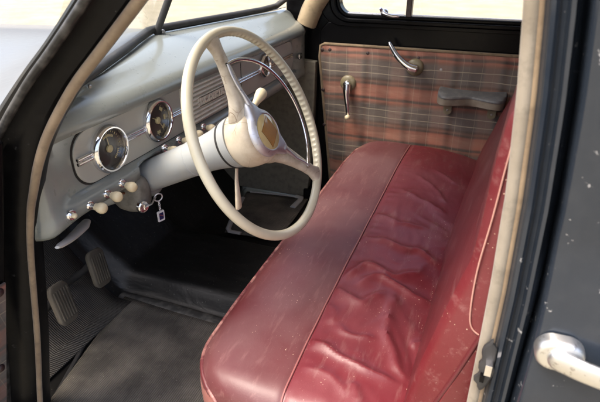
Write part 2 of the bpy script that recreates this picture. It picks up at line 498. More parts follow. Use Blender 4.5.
FAR = 1.30        # inner plane of the far door
FLOOR = 0.28
TX0, TX1 = 0.475, 0.850     # transmission tunnel

# floor pan with tunnel, toe board and bulkhead
def tun_z(y):
    return FLOOR + 0.066 * sm(TX0, TX0 + 0.06, y) * (1 - sm(TX1 - 0.06, TX1, y))
ys = [-0.03, 0.05, 0.2, 0.35, 0.455] + [TX0 + 0.06 * k / 6 for k in range(7)] + [0.58, 0.66, 0.74] + [TX1 - 0.06 + 0.06 * k / 6 for k in range(7)] + [0.9, 1.0, 1.15, 1.33]
secs = [(1.75, 0, 1), (0.3, 0, 1), (-0.3, 0, 1), (-0.62, 0, 1), (-0.80, 0, 1), (-0.94, 0.0, 1), (-0.97, 0.012, 1.0), (-1.08, 0.125, 0.8), (-1.20, 0.26, 0.5), (-1.235, 0.34, 0.3), (-1.25, 0.48, 0.0), (-1.25, 0.60, 0.0)]
bm = new()
rings = []
for x, dz, k in secs:
    rings.append([Vector((x, y, FLOOR + dz + (tun_z(y) - FLOOR) * k)) for y in ys])
vr = loft(bm, rings, False, False)
floor_o = obj('floor_pan', bm, 'oilcloth', car, 50, solid=0.004)
# tunnel edge strip
bm = new()
pts = [(-0.955, TX0 - 0.008, FLOOR + 0.006), (-0.8, TX0 - 0.006, FLOOR + 0.008), (-0.60, TX0 - 0.012, FLOOR + 0.008), (-0.3, TX0 - 0.012, FLOOR + 0.008)]
tube(bm, pts, 0.013, 12, sx=1.3, sy=0.40)
obj('tunnel_strip', bm, 'striprubber', floor_o)
# a bead where the toe board starts
bm = new()
tube(bm, [(-0.962, TX0 - 0.02, FLOOR + 0.008), (-0.925, 0.3, FLOOR + 0.007), (-0.852, 0.10, FLOOR + 0.007), (-0.82, 0.02, FLOOR + 0.007)], 0.006, 8, sy=0.6)
obj('toe_bead', bm, 'rubberblack', floor_o)

# ribbed rubber on toe board
bm = new()
rings = []
for x, z in ((-0.90, 0.006), (-0.95, 0.008), (-0.985, 0.03), (-1.075, 0.125), (-1.19, 0.262)):
    rings.append([Vector((x, y, FLOOR + z + 0.004)) for y in (0.03, 0.1, 0.2, 0.3, 0.4, TX0 - 0.03)])
loft(bm, rings, False, False)
obj('toe_board', bm, 'toemat', car, 60, solid=0.004)

# kick panel at the far side of the footwell
bm = new()
prism(bm, [(-1.24, 0.29), (-0.645, 0.29), (-0.625, 0.45), (-0.613, 0.86), (-1.24, 0.90)], lambda u, v, t: Vector((u, t, v)), FAR - 0.012, FAR + 0.03)
obj('kick_panel', bm, 'khaki', car, 30, bevel=0.004)

# door sills
bm = new()
box(bm, (-0.95, -0.055, 0.20), (0.08, 0.022, 0.335))
obj('door_sill', bm, 'blackworn', car, 30, bevel=0.012)
bm = new()
box(bm, (-0.66, FAR - 0.02, 0.20), (0.30, FAR + 0.05, 0.335))
obj('door_sill', bm, 'blackworn', car, 30, bevel=0.012)

# ---- front pillar (near side): black pressing whose rear edge carries the windlace
inner = [(-0.10, 1.415), (-0.22, 1.345), (-0.32, 1.262), (-0.398, 1.188), (-0.465, 1.128), (-0.521, 1.077), (-0.582, 1.008), (-0.617, 0.955), (-0.642, 0.905), (-0.662, 0.860), (-0.689, 0.772), (-0.735, 0.579), (-0.786, 0.392), (-0.80, 0.33)]
outer = [(-0.16, 1.46), (-0.30, 1.362), (-0.40, 1.268), (-0.482, 1.190), (-0.535, 1.142), (-0.585, 1.101), (-0.652, 1.043), (-0.715, 0.985), (-0.745, 0.93), (-0.765, 0.86), (-0.785, 0.772), (-0.822, 0.579), (-0.88, 0.392), (-0.90, 0.33)]
I2 = spline([Vector((a, 0, b)) for a, b in inner], 4); O2 = spline([Vector((a, 0, b)) for a, b in outer], 4)
bm = new()
rings = []
for a, b in zip(I2, O2):
    d = b - a
    def at(k, y): return Vector((a.x + d.x * k, y, a.z + d.z * k))
    rings.append([at(0.02, 0.030), at(0.02, 0.010), at(0.10, 0.002), at(0.30, -0.003), at(0.44, -0.010), at(0.50, -0.021), at(0.57, -0.024), at(0.62, -0.017),
                  at(0.67, -0.012), at(0.80, -0.012), at(0.93, -0.004), at(1.0, 0.012), at(1.0, 0.055), at(0.5, 0.060), at(0.1, 0.050)])
loft(bm, rings)
fp = obj('front_pillar', bm, 'blackworn', car, 35, label='black front pillar edged with beige windlace')
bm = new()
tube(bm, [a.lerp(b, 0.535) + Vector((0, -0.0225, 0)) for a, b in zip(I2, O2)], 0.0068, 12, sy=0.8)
obj('rail_highlight', bm, 'railhighlight', fp, 60)  # strip added along the gutter ridge as its painted highlight
bm = new()
wl = [a + Vector((0.0085 + 0.002 * sm(0.8, 1.0, a.z), 0.006, 0.004)) for a in I2]
tube(bm, wl, [0.0055 + 0.0016 * sm(0.80, 0.98, p.z) for p in wl], 12)
obj('windlace', bm, 'windlacebrown', fp)

# ---- far front pillar, with tan cloth inner cover
bm = new()
ct = spline([(-0.655, FAR - 0.005, 0.99), (-0.630, FAR - 0.012, 1.045), (-0.585, FAR - 0.02, 1.11), (-0.50, FAR - 0.035, 1.21), (-0.40, FAR - 0.05, 1.30), (-0.28, FAR - 0.07, 1.38)], 5)
rings = []
for i, p in enumerate(ct):
    d = (ct[min(i + 1, len(ct) - 1)] - ct[max(i - 1, 0)]).normalized()
    n_ = Vector((d.z, 0, -d.x))
    w_ = 0.034
    rings.append([p + n_ * (w_ * u) + Vector((0, v, 0)) for u, v in ((1.0, 0.03), (1.0, 0.0), (0.8, -0.012), (0.3, -0.022), (-0.3, -0.022), (-0.85, -0.012), (-1.1, 0.004), (-1.1, 0.05))])
loft(bm, rings)
obj('pillar_cover', bm, 'tancloth', car, 50)

# ------------------------------------------------------------------ windscreen
WL = Vector((-0.635, 0.045, 1.022)); WC = Vector((-0.848, 0.655, 1.050)); WR = Vector((-0.742, 1.275, 1.050))
UPV = Vector((0.62, 0, 1.0)).normalized()
bm = new()
seal_pts = [WL, WL.lerp(WC, 0.33), WL.lerp(WC, 0.66), WC + Vector((0.004, -0.03, 0)), WC, WC + Vector((0.004, 0.03, 0)), WC.lerp(WR, 0.4), WC.lerp(WR, 0.8), WR + Vector((-0.006, -0.03, 0.004)), WR + Vector((0.012, 0.0, 0.022)), WR + UPV * 0.10 + Vector((0.01, 0.0, 0)), WR + UPV * 0.45]
tube(bm, seal_pts, 0.0108, 12, sx=1.0, sy=0.9)
ws_top = UPV * 0.44
scr = obj('windscreen', bm, 'rubberblack', car, 60, label='split windscreen in a black rubber seal')
for A, B in ((WL, WC), (WC, WR)):
    bm = new()
    loft(bm, [[A, B], [A + ws_top, B + ws_top]], False, False)
    obj('pane', bm, 'glass', scr, 0)
bm = new()
tube(bm, [WC + Vector((0.006, 0, -0.012)), WC + Vector((0.006, 0, 0)) + UPV * 0.2, WC + Vector((0.006, 0, 0)) + UPV * 0.44], 0.0105, 12, sx=0.75, sy=0.9)
obj('divider', bm, 'rubberblack', scr, 50)
bm = new()
for p in (WC + Vector((0.018, 0.012, -0.008)),):
    lathe(bm, [(0, 0.007), (0.004, 0.007), (0.007, 0.004)], p, (1, 0, 0.3), 12)
    box(bm, p + Vector((-0.004, -0.006, -0.020)), p + Vector((0.004, 0.006, 0.002)))
obj('clip', bm, 'steel', scr, 40, bevel=0.001)

# ------------------------------------------------------------------ dashboard
def base_x(y):
    if y < WC.y: k = (y - WL.y) / (WC.y - WL.y); p = WL.lerp(WC, k)
    else: k = (y - WC.y) / (WR.y - WC.y); p = WC.lerp(WR, k)
    return p.x, p.z
def dash_profile(y):
    bx, bz = base_x(y)
    w = sm(0.035, 0.128, y) * (1 - sm(1.184, 1.25, y))          # recess only between the rounded ends
    xr = -0.668 * w + -0.652 * (1 - w)
    bz -= 0.012
    q = [(bx - 0.02, bz - 0.03), (bx - 0.004, bz)]
    for k in (0.25, 0.5, 0.75):
        q.append((bx + (-0.692 - bx) * k, bz + (1.003 - bz) * k + 0.010 * math.sin(k * math.pi)))
    q += [(-0.688, 1.004), (-0.672, 0.998), (-0.660, 0.989), (-0.652, 0.978), (-0.6485, 0.967), (-0.650, 0.960), (-0.655 * w - 0.6505 * (1 - w), 0.9565),
          (xr, 0.953), (xr, 0.93), (xr, 0.90), (xr, 0.87), (xr, 0.848), (-0.660 * w - 0.6515 * (1 - w), 0.843), (-0.653, 0.838), (-0.650, 0.832), (-0.6495, 0.822), (-0.652, 0.812), (-0.660, 0.805), (-0.675, 0.803), (-0.75, 0.815), (-0.85, 0.83)]
    drop = 0.010 * (1 - sm(0.02, 0.12, y))
    res = []
    for i, (x, z) in enumerate(q):
        if z < 0.87: z -= drop * (0.87 - z) / 0.06
        if z < 0.846 and x > -0.70: x -= 0.042 * sm(0.275, 0.300, y) * (1 - sm(0.372, 0.397, y)) * (1 - sm(0.822, 0.845, z))
        # near end wraps round towards the pillar, far end too
        e = 0.0
        if y < 0.055: e = 0.055 - math.sqrt(max(0, 0.055 ** 2 - (0.055 - y) ** 2)) if y >= 0 else 0.055
        if y > 1.265: e = max(e, 0.5 * (0.035 - math.sqrt(max(0, 0.035 ** 2 - (y - 1.265) ** 2))))
        x -= e * (1.0 if i > 4 else 0.15)
        res.append(Vector((x, y if y > 0.055 else 0.021 + y * 0.034 / 0.055, z)))
    return res
yl = [0.0, 0.003, 0.008, 0.016, 0.027, 0.04, 0.055, 0.07, 0.085, 0.095, 0.105, 0.115, 0.125] + [0.14 + k * 0.0345 for k in range(31)] + [1.187, 1.197, 1.207, 1.217, 1.225, 1.24, 1.25, 1.265, 1.275, 1.285, 1.293, 1.2985]
bm = new()
loft(bm, [dash_profile(y) for y in yl], False, False)
dash = obj('dashboard', bm, 'dash', car, 50, label='grey painted metal dashboard with cream knobs and round gauges')
md = dash.modifiers.new('thick', 'SOLIDIFY'); md.thickness = 0.003; md.offset = -1

FX = -0.664       # face of the fascia plate
fas = lambda u, v, t: Vector((t, u, v))
bm = new(); prism(bm, rrect(0.1225, 1.1895, 0.8455, 0.9565, 0.047), fas, -0.672, -0.6668)
obj('fascia_gap', bm, 'dark', dash, 30)
bm = new(); prism(bm, rrect(0.1265, 1.186, 0.8495, 0.953, 0.044), fas, -0.671, FX)
obj('fascia', bm, 'fascia', dash, 30, bevel=0.0012)
# glove box lid
bm = new(); prism(bm, rrect(0.7815, 0.784, 0.850, 0.9525, 0.001, 2), fas, -0.668, FX + 0.0004)
obj('lid_gap', bm, 'dark', dash, 0)
bm = new(); prism(bm, rrect(0.785, 1.1855, 0.850, 0.9525, 0.0435), fas, -0.670, FX + 0.0016)
# square off the left end of the lid
box(bm, (-0.670, 0.785, 0.8501), (FX + 0.0015, 0.84, 0.9524))
obj('glove_box_lid', bm, 'fascia', dash, 30)

# chrome double strips
def strip(y0, y1):
    bm = new()
    box(bm, (FX, y0, 0.8955), (FX + 0.0035, y1, 0.9105))
    tube(bm, [(FX + 0.004, y0, 0.9070), (FX + 0.004, y1, 0.9070)], 0.0036, 10)
    tube(bm, [(FX + 0.004, y0, 0.8990), (FX + 0.004, y1, 0.8990)], 0.0036, 10)
    return obj('trim_strip', bm, 'chrome', dash, 40)
for a, b in ((0.130, 0.172), (0.256, 0.330), (0.416, 0.470), (0.706, 0.899), (0.967, 1.172)):
    strip(a, b)

# gauges: one mesh each, dial facing the driver
def gauge_mesh(r, kind):
    bm = new()
    # chrome bezel
    prof = [(0.0, r), (0.006, r + 0.0005), (0.011, r - 0.0015), (0.014, r - 0.0045), (0.0135, r - 0.0070), (0.010, r - 0.0085), (0.004, r - 0.0092), (0.0015, r - 0.0095)]
    lathe(bm, prof, (0, 0, 0), (1, 0, 0), 48, 0, Vector((0, 1, 0)), Vector((0, 0, 1)), cap=False)
    # dial
    lathe(bm, [(0.0012, r - 0.0090), (0.0018, r - 0.011), (0.0018, 0.0)], (0, 0, 0), (1, 0, 0), 40, 1, Vector((0, 1, 0)), Vector((0, 0, 1)), cap=False)
    def rad(a, r0, r1, w, x=0.0026, mi=2):
        d = Vector((0, math.cos(a), math.sin(a))); n = Vector((0, -math.sin(a), math.cos(a)))
        vs = [Vector((x, 0, 0)) + d * r0 + n * w, Vector((x, 0, 0)) + d * r0 - n * w, Vector((x, 0, 0)) + d * r1 - n * w * 0.7, Vector((x, 0, 0)) + d * r1 + n * w * 0.7]
        lo = [v - Vector((0.0006, 0, 0)) for v in vs]
        loft(bm, [lo, vs], True, True, mi)
    ro = r - 0.012
    if kind == 0:      # speedometer: scale over the top and right, red-less cream figures as short strokes
        for k in range(25):
            a = R(215 - k * 10.4)
            rad(a, ro * (0.90 if k % 4 else 0.84), ro * 0.98, 0.00035 if k % 4 else 0.0007)
        for k in range(9):
            a = R(115 - k * 7.5); rad(a, ro * 0.66, ro * 0.79, 0.0013)
        for k in range(6):
            a = R(-20 - k * 8); rad(a, ro * 0.68, ro * 0.80, 0.0012)
        rad(R(97), 0.004, ro * 0.86, 0.0009, 0.0045)
    elif kind == 1:    # cluster of four small sectors
        for a0 in (60, 10, -35, -80):
            for k in range(4):
                rad(R(a0 - k * 6), ro * 0.66, ro * 0.86, 0.0016)
        for k in range(20):
            rad(R(200 - k * 16), ro * 0.90, ro * 0.97, 0.0004)
        rad(R(150), 0.003, ro * 0.6, 0.0008, 0.0045); rad(R(-55), 0.003, ro * 0.62, 0.0008, 0.0045)
    else:              # clock
        for k in range(12):
            rad(R(k * 30), ro * 0.72, ro * 0.92, 0.0010)
        rad(R(200), 0.002, ro * 0.5, 0.0012, 0.0045); rad(R(75), 0.002, ro * 0.75, 0.0010, 0.0045)
    hub = 0.0075 if kind < 2 else 0.006
    lathe(bm, [(0.002, hub), (0.0055, hub), (0.0068, hub * 0.8), (0.007, 0.0)], (0, 0, 0), (1, 0, 0), 24, 2, Vector((0, 1, 0)), Vector((0, 0, 1)), cap=False)
    return bm
for nm, y, z, r, kind, lab in (('gauge', 0.214, 0.900, 0.0475, 0, 'speedometer with chrome rim nearest the door'), ('gauge', 0.373, 0.908, 0.0475, 1, 'second gauge with four pale scales'), ('clock', 0.933, 0.914, 0.036, 2, None)):
    obj(nm, gauge_mesh(r, kind), ['chrome', 'dial', 'dialmark'], dash, 40, (FX + (0.0 if kind < 2 else 0.002), y, z), label=lab)

# ribbed speaker grille with its name plate
bm = new()
prof = []
z0, z1, nr = 0.856, 0.952, 9
outl = []
for k in range(nr):
    zc = z1 - (k + 0.5) * (z1 - z0) / nr; hh = (z1 - z0) / nr
    for t, x in ((0.48, 0.0), (0.30, 0.0065), (0.12, 0.0085), (-0.10, 0.0085), (-0.28, 0.0065), (-0.44, 0.0)):
        outl.append((x, zc + t * hh))
rings = []
for y in (0.474, 0.478, 0.482, 0.55, 0.62, 0.69, 0.694, 0.698):
    k = min(1.0, min(y - 0.472, 0.700 - y) / 0.008)
    rings.append([Vector((FX + 0.001 + x * k, y, z)) for x, z in outl])
loft(bm, rings, False, False)
box(bm, (FX - 0.002, 0.470, z0 - 0.002), (FX + 0.0012, 0.702, z1 + 0.001))
gr = obj('speaker_grille', bm, 'grille', dash, 60)
bm = new(); 
prism(bm, rrect(0.535, 0.668, 0.8895, 0.9185, 0.003, 3), fas, FX + 0.002, FX + 0.0095)
npl = obj('name_plate', bm, 'grille', dash, 30, bevel=0.0012)
tc_ = bpy.data.curves.new('lettering', 'FONT')
tc_.body = 'MODERTA'; tc_.size = 0.0265; tc_.extrude = 0.0009; tc_.align_x = 'CENTER'; tc_.align_y = 'CENTER'; tc_.space_character = 1.02; tc_.bevel_depth = 0.0003
to = bpy.data.objects.new('tmp_text', tc_)
COL.objects.link(to)
bpy.context.view_layer.update()
tm = bpy.data.meshes.new_from_object(to.evaluated_get(bpy.context.evaluated_depsgraph_get()))
COL.objects.unlink(to); bpy.data.objects.remove(to)
bm = new(); bm.from_mesh(tm)
for v in bm.verts:
    x, y, z = v.co
    v.co = Vector((FX + 0.0098 + z, 0.6015 + x * 0.95, 0.9040 + y))
obj('lettering', bm, 'grille', dash, 40)
bpy.data.meshes.remove(tm)

# pull knobs: chrome ferrule in the dash, cream ball
def knob_base(bm):
    lathe(bm, [(-0.002, 0.0092), (0.002, 0.0092), (0.0045, 0.0075), (0.0045, 0.0050), (0.006, 0.0045), (0.011, 0.0045), (0.011, 0.0052), (0.016, 0.0052), (0.016, 0.003)], (0, 0, 0), (1, 0, -0.06), 18, 1)
def knob_head(bm):
    prof = [(0.012, 0.0040), (0.0135, 0.0068), (0.0165, 0.0070), (0.019, 0.0088), (0.0225, 0.0100), (0.0270, 0.0106), (0.0310, 0.0096), (0.0345, 0.007), (0.0357, 0.002), (0.0358, 0.0)]
    lathe(bm, prof, (0, 0, 0), (1, 0, -0.06), 20, 0)
bm = new(); knob_base(bm); knob_head(bm)
k0 = obj('pull_knob', bm, ['knob', 'chrome'], dash, 45, (-0.652, 0.127, 0.8215))
k0.rotation_euler = (0, R(2), R(5))
for i, (y, z) in enumerate(((0.1725, 0.8245), (0.2175, 0.8265), (0.368, 0.8470), (0.424, 0.8465), (0.474, 0.8465), (0.535, 0.8430), (0.69, 0.834))):
    c = copy_of(k0, (-0.650, y, z))
    c.rotation_euler = (0, R(random.uniform(-4, 6)), R(random.uniform(-6, 8)))
bm = new()
lathe(bm, [(-0.002, 0.0105), (0.0015, 0.0105), (0.004, 0.0085), (0.004, 0.0062), (0.0065, 0.006), (0.0065, 0.004)], (0, 0, 0), (1, 0, 0), 20, 0)
lathe(bm, [(0.005, 0.0045), (0.010, 0.0048), (0.012, 0.003), (0.0125, 0.0)], (0, 0, 0), (1, 0, 0), 16, 1)
obj('push_button', bm, ['chrome', 'knob'], dash, 45, (-0.650, 0.080, 0.8255))
# small chrome badge on the far end of the dash
bm = new()
prism(bm, rrect(1.212, 1.240, 0.880, 0.900, 0.002, 3), fas, -0.654, -0.6485)
for zz in (0.8845, 0.890, 0.8955):
    tube(bm, [(-0.648, 1.214, zz), (-0.648, 1.238, zz)], 0.0016, 8)
obj('badge', bm, 'chrome', dash, 40)
# screws and chips along the top of the dash
for p in ((-0.687, 0.222, 1.0175), (-0.79, 0.47, 1.031)):
    bm = new(); lathe(bm, [(-0.004, 0.0035), (0.001, 0.0035), (0.0018, 0.002), (0.0019, 0.0)], (0, 0, 0), (0.2, 0, 1), 12)
    obj('screw', bm, 'steel', dash, 40, p)

# hand brake pull under the dash
bm = new()
bp = spline([(-0.650, 0.036, 0.784), (-0.672, 0.078, 0.768), (-0.698, 0.122, 0.752), (-0.722, 0.166, 0.740), (-0.742, 0.200, 0.734)], 6)
tube(bm, bp, [lerp_poly([(0, 0.004), (0.08, 0.0075), (0.4, 0.0105), (0.75, 0.0125), (0.95, 0.009), (1.0, 0.004)], i / (len(bp) - 1))[0] for i in range(len(bp))], 16, sx=1.0, sy=0.6)
obj('brake_pull', bm, 'silverpaint', car, 60, label='dull grey pull handle under the near end of the dash')

# ------------------------------------------------------------------ steering column and wheel
TL, YW = R(24), R(-4)
AX = Vector((math.cos(TL) * math.cos(YW), math.cos(TL) * math.sin(YW), math.sin(TL)))
E1 = Vector((0, 0, 1)).cross(AX).normalized(); E2 = AX.cross(E1)
WCN = Vector((-0.392, 0.336, 0.924))
def W(u, v, s=0.0): return WCN + E1 * u + E2 * v + AX * s
def Wp(r, a, s=0.0): return W(r * math.cos(R(a)), r * math.sin(R(a)), s)
CA = Vector((math.cos(R(26.0)), 0.0, math.sin(R(26.0))))      # column axis runs straight forward under the dash
CO = W(0, 0, -0.058)

bm = new()
prof = [(-0.46, 0.030), (-0.34, 0.034), (-0.24, 0.0355), (-0.14, 0.0365), (-0.085, 0.038), (-0.055, 0.0415), (-0.030, 0.0470), (-0.012, 0.0515), (-0.001, 0.0530), (0.0, 0.049), (-0.004, 0.040)]
lathe(bm, prof, CO, CA, 48)
colm = obj('steering_column', bm, 'column', car, 40, label='smooth off white tubular steering column')
bm = new()
lathe(bm, [(-0.125, 0.0371), (-0.124, 0.0378), (-0.1225, 0.0378), (-0.122, 0.0371)], CO, CA, 40)
obj('column_seam', bm, 'column', colm, 30)
bm = new()
lathe(bm, [(-0.024, 0.0505), (-0.022, 0.0512), (-0.0215, 0.0512), (-0.020, 0.0505)], CO, CA, 40)
obj('collar_seam', bm, 'dark', colm, 30)
# ring where the column passes the dash
bm = new()
lathe(bm, [(-0.275, 0.0345), (-0.275, 0.0445), (-0.268, 0.0455), (-0.263, 0.0445), (-0.260, 0.041), (-0.258, 0.0360)], CO, CA, 40)
obj('collar', bm, 'dash', colm, 40)
# ignition housing under the column
bm = new()
rings = []
for s, ry, rz, dz in ((-0.045, 0.010, 0.014, 0.010), (-0.035, 0.030, 0.026, 0.004), (-0.015, 0.042, 0.036, 0.0), (0.010, 0.046, 0.038, 0.0), (0.030, 0.045, 0.036, 0.002), (0.044, 0.040, 0.032, 0.004), (0.050, 0.030, 0.024, 0.006)):
    rings.append([Vector((-0.700 + s, 0.286 + 0.56 * ry * math.cos(t), 0.758 + dz + 0.95 * rz * (math.sin(t) if math.sin(t) < 0 else 1.6 * math.sin(t)))) for t in [2 * math.pi * k / 24 for k in range(24)]])
loft(bm, rings)
ign = obj('ignition_housing', bm, 'bracket', colm, 50)
LK = Vector((-0.6490, 0.268, 0.749))
bm = new()
lathe(bm, [(-0.006, 0.0135), (0.002, 0.0135), (0.004, 0.0115), (0.003, 0.009), (0.003, 0.0)], LK, (1, -0.25, 0.0), 24)
box(bm, LK + Vector((0.003, -0.0015, -0.006)), LK + Vector((0.0055, 0.0015, 0.006)))
obj('ignition_lock', bm, 'chrome', colm, 40)
# indicator and gear levers on the column collar
bm = new()
p0 = CO - CA * 0.012 - Vector((0, 0, 0.050))
lev = spline([p0 + Vector((0, 0, 0.02)), p0, p0 + Vector((0.0, -0.004, -0.030)), p0 + Vector((0.002, -0.007, -0.060)), p0 + Vector((0.004, -0.010, -0.086)), p0 + Vector((0.004, -0.010, -0.094))], 5)
nl = len(lev)
tube(bm, lev, [0.0050 + 0.0052 * sm(0.25, 0.85, i / (nl - 1)) if i < nl - 2 else (0.0085 if i == nl - 2 else 0.004) for i in range(nl)], 14, sx=1.0, sy=0.55)
obj('lever', bm, 'ivory', colm, 60, label='flat ivory lever hanging below the wheel hub')
bm = new()
g0 = W(0.030, 0.030, -0.050)
g1 = W(0.094, 0.062, -0.035)
dv = (g1 - g0)
tube(bm, [g0, g0 + dv * 0.45, g0 + dv * 0.62], 0.0040, 10, 1)
gp = [g0 + dv * t for t in (0.55, 0.60, 0.70, 0.85, 1.0, 1.12, 1.20, 1.25, 1.27)]
tube(bm, gp, [0.0045, 0.0062, 0.0068, 0.0088, 0.0115, 0.0125, 0.0110, 0.007, 0.002], 18, 0)
obj('gear_lever', bm, ['knob', 'steel'], colm, 50, label='cream pear shaped knob beside the wheel hub')

# wheel rim, with finger grips on the inner side
RR = 0.1995
bm = new()
NS, SG = 520, 18
rings = []
for i in range(NS):
    a = 2 * math.pi * i / NS
    deg = math.degrees(a)
    if deg > 180: deg -= 360
    grip = sm(-47, -40, deg) * (1 - sm(80, 90, deg))
    grip2 = sm(122, 128, deg) if deg > 0 else (1 - sm(-72, -66, deg))
    d = E1 * math.cos(a) + E2 * math.sin(a)
    ring = []
    for k in range(SG):
        t = 2 * math.pi * k / SG
        r_, s_ = math.cos(t) * 0.0094, math.sin(t) * 0.0098
        if r_ < 0:
            r_ += 0.0026 * (0.5 + 0.5 * math.cos(a * 100)) ** 0.6 * max(grip, 0) * (-math.cos(t)) ** 3
        ring.append(WCN + d * (RR + r_) + AX * s_)
    rings.append(ring)
vr = loft(bm, rings, True, False)
for i in range(SG):
    j = (i + 1) % SG
    bm.faces.new((vr[-1][i], vr[-1][j], vr[0][j], vr[0][i]))
wheel = obj('steering_wheel', bm, 'rim', car, 60, label='cream two-spoke steering wheel with chrome horn ring')

# spokes: grimy ivory, flat and broad at the hub, flaring into the rim
SP = (106.0, -51.0)
def spoke(a0):
    bm = new()
    rings = []
    for r, w, h, s in ((0.028, 0.034, 0.022, -0.026), (0.050, 0.034, 0.021, -0.024), (0.060, 0.031, 0.019, -0.0205), (0.072, 0.0270, 0.0165, -0.0165), (0.090, 0.0225, 0.0135, -0.0115), (0.120, 0.0180, 0.0108, -0.006), (0.150, 0.0150, 0.0095, -0.002), (0.172, 0.0150, 0.0092, 0.0), (0.185, 0.0190, 0.0100, 0.0), (0.196, 0.0250, 0.0090, 0.0)):
        d = E1 * math.cos(R(a0)) + E2 * math.sin(R(a0)); n = E2 * math.cos(R(a0)) - E1 * math.sin(R(a0))
        rings.append([WCN + d * r + n * (w * (0.86 if r > 0.06 else 1.0) * math.copysign(abs(math.cos(t)) ** 0.7, math.cos(t))) + AX * (s + h * math.copysign(abs(math.sin(t)) ** 0.8, math.sin(t))) for t in [2 * math.pi * k / 20 for k in range(20)]])
    loft(bm, rings)
    return bm
for a0 in (SP[0] - 5.0, SP[1] + 4.0):
    obj('spoke', spoke(a0), 'spoke', wheel, 60)
# hub bell
bm = new()
lathe(bm, [(-0.053, 0.040), (-0.054, 0.050), (-0.051, 0.0555), (-0.044, 0.0575), (-0.030, 0.0580), (-0.016, 0.0570), (-0.006, 0.0545), (0.000, 0.0505), (0.003, 0.045), (0.003, 0.0)], WCN, AX, 56)
obj('hub', bm, 'ivory', wheel, 60)
bm = new()
lathe(bm, [(-0.060, 0.030), (-0.060, 0.0485), (-0.050, 0.0485), (-0.050, 0.030)], WCN, AX, 40)
obj('hub_gap', bm, 'dark', wheel, 30)
# dulled chrome horn surround with an arm along each spoke
bm = new()
NA = 120
def sur(a, q):
    """radius of the surround at angle a, swelling towards each spoke"""
    m = 0.0
    for s in SP:
        d = abs((a - s + 180) % 360 - 180)
        m = max(m, math.exp(-(d / 17.0) ** 2))
    return 0.0435 + 0.030 * m * q
rings = []
for s, b, q in ((-0.004, 0.003, 0.55), (0.003, 0.004, 0.8), (0.008, 0.002, 0.95), (0.012, -0.003, 0.9), (0.0145, -0.0065, 0.35), (0.0135, -0.0085, 0.0), (0.010, -0.0095, 0.0)):
    rings.append([Wp(sur(360 * k / NA, q) + b, 360 * k / NA, s) for k in range(NA)])
loft(bm, rings, True, False)
for a0 in SP:
    d = [Wp(r, a0 + da, s) for r, da, s in ((0.058, 0, 0.008), (0.080, 0, 0.0095), (0.105, 0 if a0 > 0 else 1, 0.0090), (0.128, -1 if a0 > 0 else 3, 0.0095), (0.146, -3 if a0 > 0 else 3, 0.0105))]
    tube(bm, spline(d, 4), [0.0090, 0.0078, 0.0066, 0.0057, 0.0050, 0.0045, 0.0041, 0.0038, 0.0036, 0.0035, 0.0034, 0.0033, 0.0033, 0.0033, 0.0034, 0.0036, 0.0036], 14, sx=1.0, sy=0.75)
obj('horn_surround', bm, 'dullchrome', wheel, 60)
# horn ring: half ring joining the two arms on the far side
bm = new()
arc = [Wp(0.146 - 0.008 * math.sin(R(180 * (i / 48))), 104 + (-49.5 - 104) * i / 48, 0.0095 + 0.004 * math.sin(R(180 * i / 48))) for i in range(49)]
tube(bm, arc, 0.0036, 12)
obj('horn_ring', bm, 'chrome', wheel, 60)
# emblem: domed amber disc with a rhombus
bm = new()
lathe(bm, [(0.009, 0.0355), (0.0135, 0.0350), (0.0155, 0.030), (0.0168, 0.018), (0.0172, 0.0)], WCN, AX, 48, 0, E1, E2, cap=False)
for (w_, h_, s_, mi) in ((0.0265, 0.0320, 0.0164, 2), (0.0245, 0.0298, 0.0169, 1)):
    q = [(0, h_), (-w_, 0), (0, -h_), (w_, 0)]
    ring0 = []; ring1 = []
    for i in range(4):
        for k in range(6):
            a, b = q[i], q[(i + 1) % 4]
            u = a[0] + (b[0] - a[0]) * k / 6; v = a[1] + (b[1] - a[1]) * k / 6
            ca_, sa_ = math.cos(R(-17)), math.sin(R(-17)); u, v = u * ca_ - v * sa_, u * sa_ + v * ca_
            rr = math.hypot(u, v); dome = lerp_poly([(0.0, 0.0172), (0.018, 0.0168), (0.030, 0.0155), (0.0365, 0.0135)], rr)[0]
            ring0.append(W(u, v, dome - 0.004)); ring1.append(W(u, v, dome + (0.0005 if mi == 2 else 0.0009)))
    ctr = bm.verts.new(W(0, 0, 0.0172 + (0.0005 if mi == 2 else 0.0009)))
    vv = loft(bm, [ring0, ring1], True, False, mi)
    for i in range(24):
        f = bm.faces.new((vv[1][i], vv[1][(i + 1) % 24], ctr)); f.material_index = mi
obj('emblem', bm, ['amberpale', 'amber', 'emblemline'], wheel, 50, label='domed amber emblem with a rhombus')

bm = new()
for i in range(5):
    y0 = 0.14 + 0.035 * i
    tube(bm, spline([(-0.72, y0, 0.815), (-0.70 + 0.006 * i, y0 + 0.05, 0.790 - 0.006 * (i % 3)), (-0.705, y0 + 0.12, 0.780 + 0.006 * (i % 2)), (-0.73, y0 + 0.20, 0.800)], 6), 0.0026, 8, i % 2)
obj('wiring', bm, ['copperwire', 'dark'], dash, 60)
bm = new()
lathe(bm, [(-0.95, 0.019), (-0.46, 0.019)], CO, CA, 20)
obj('column_shaft', bm, 'black', colm, 40)

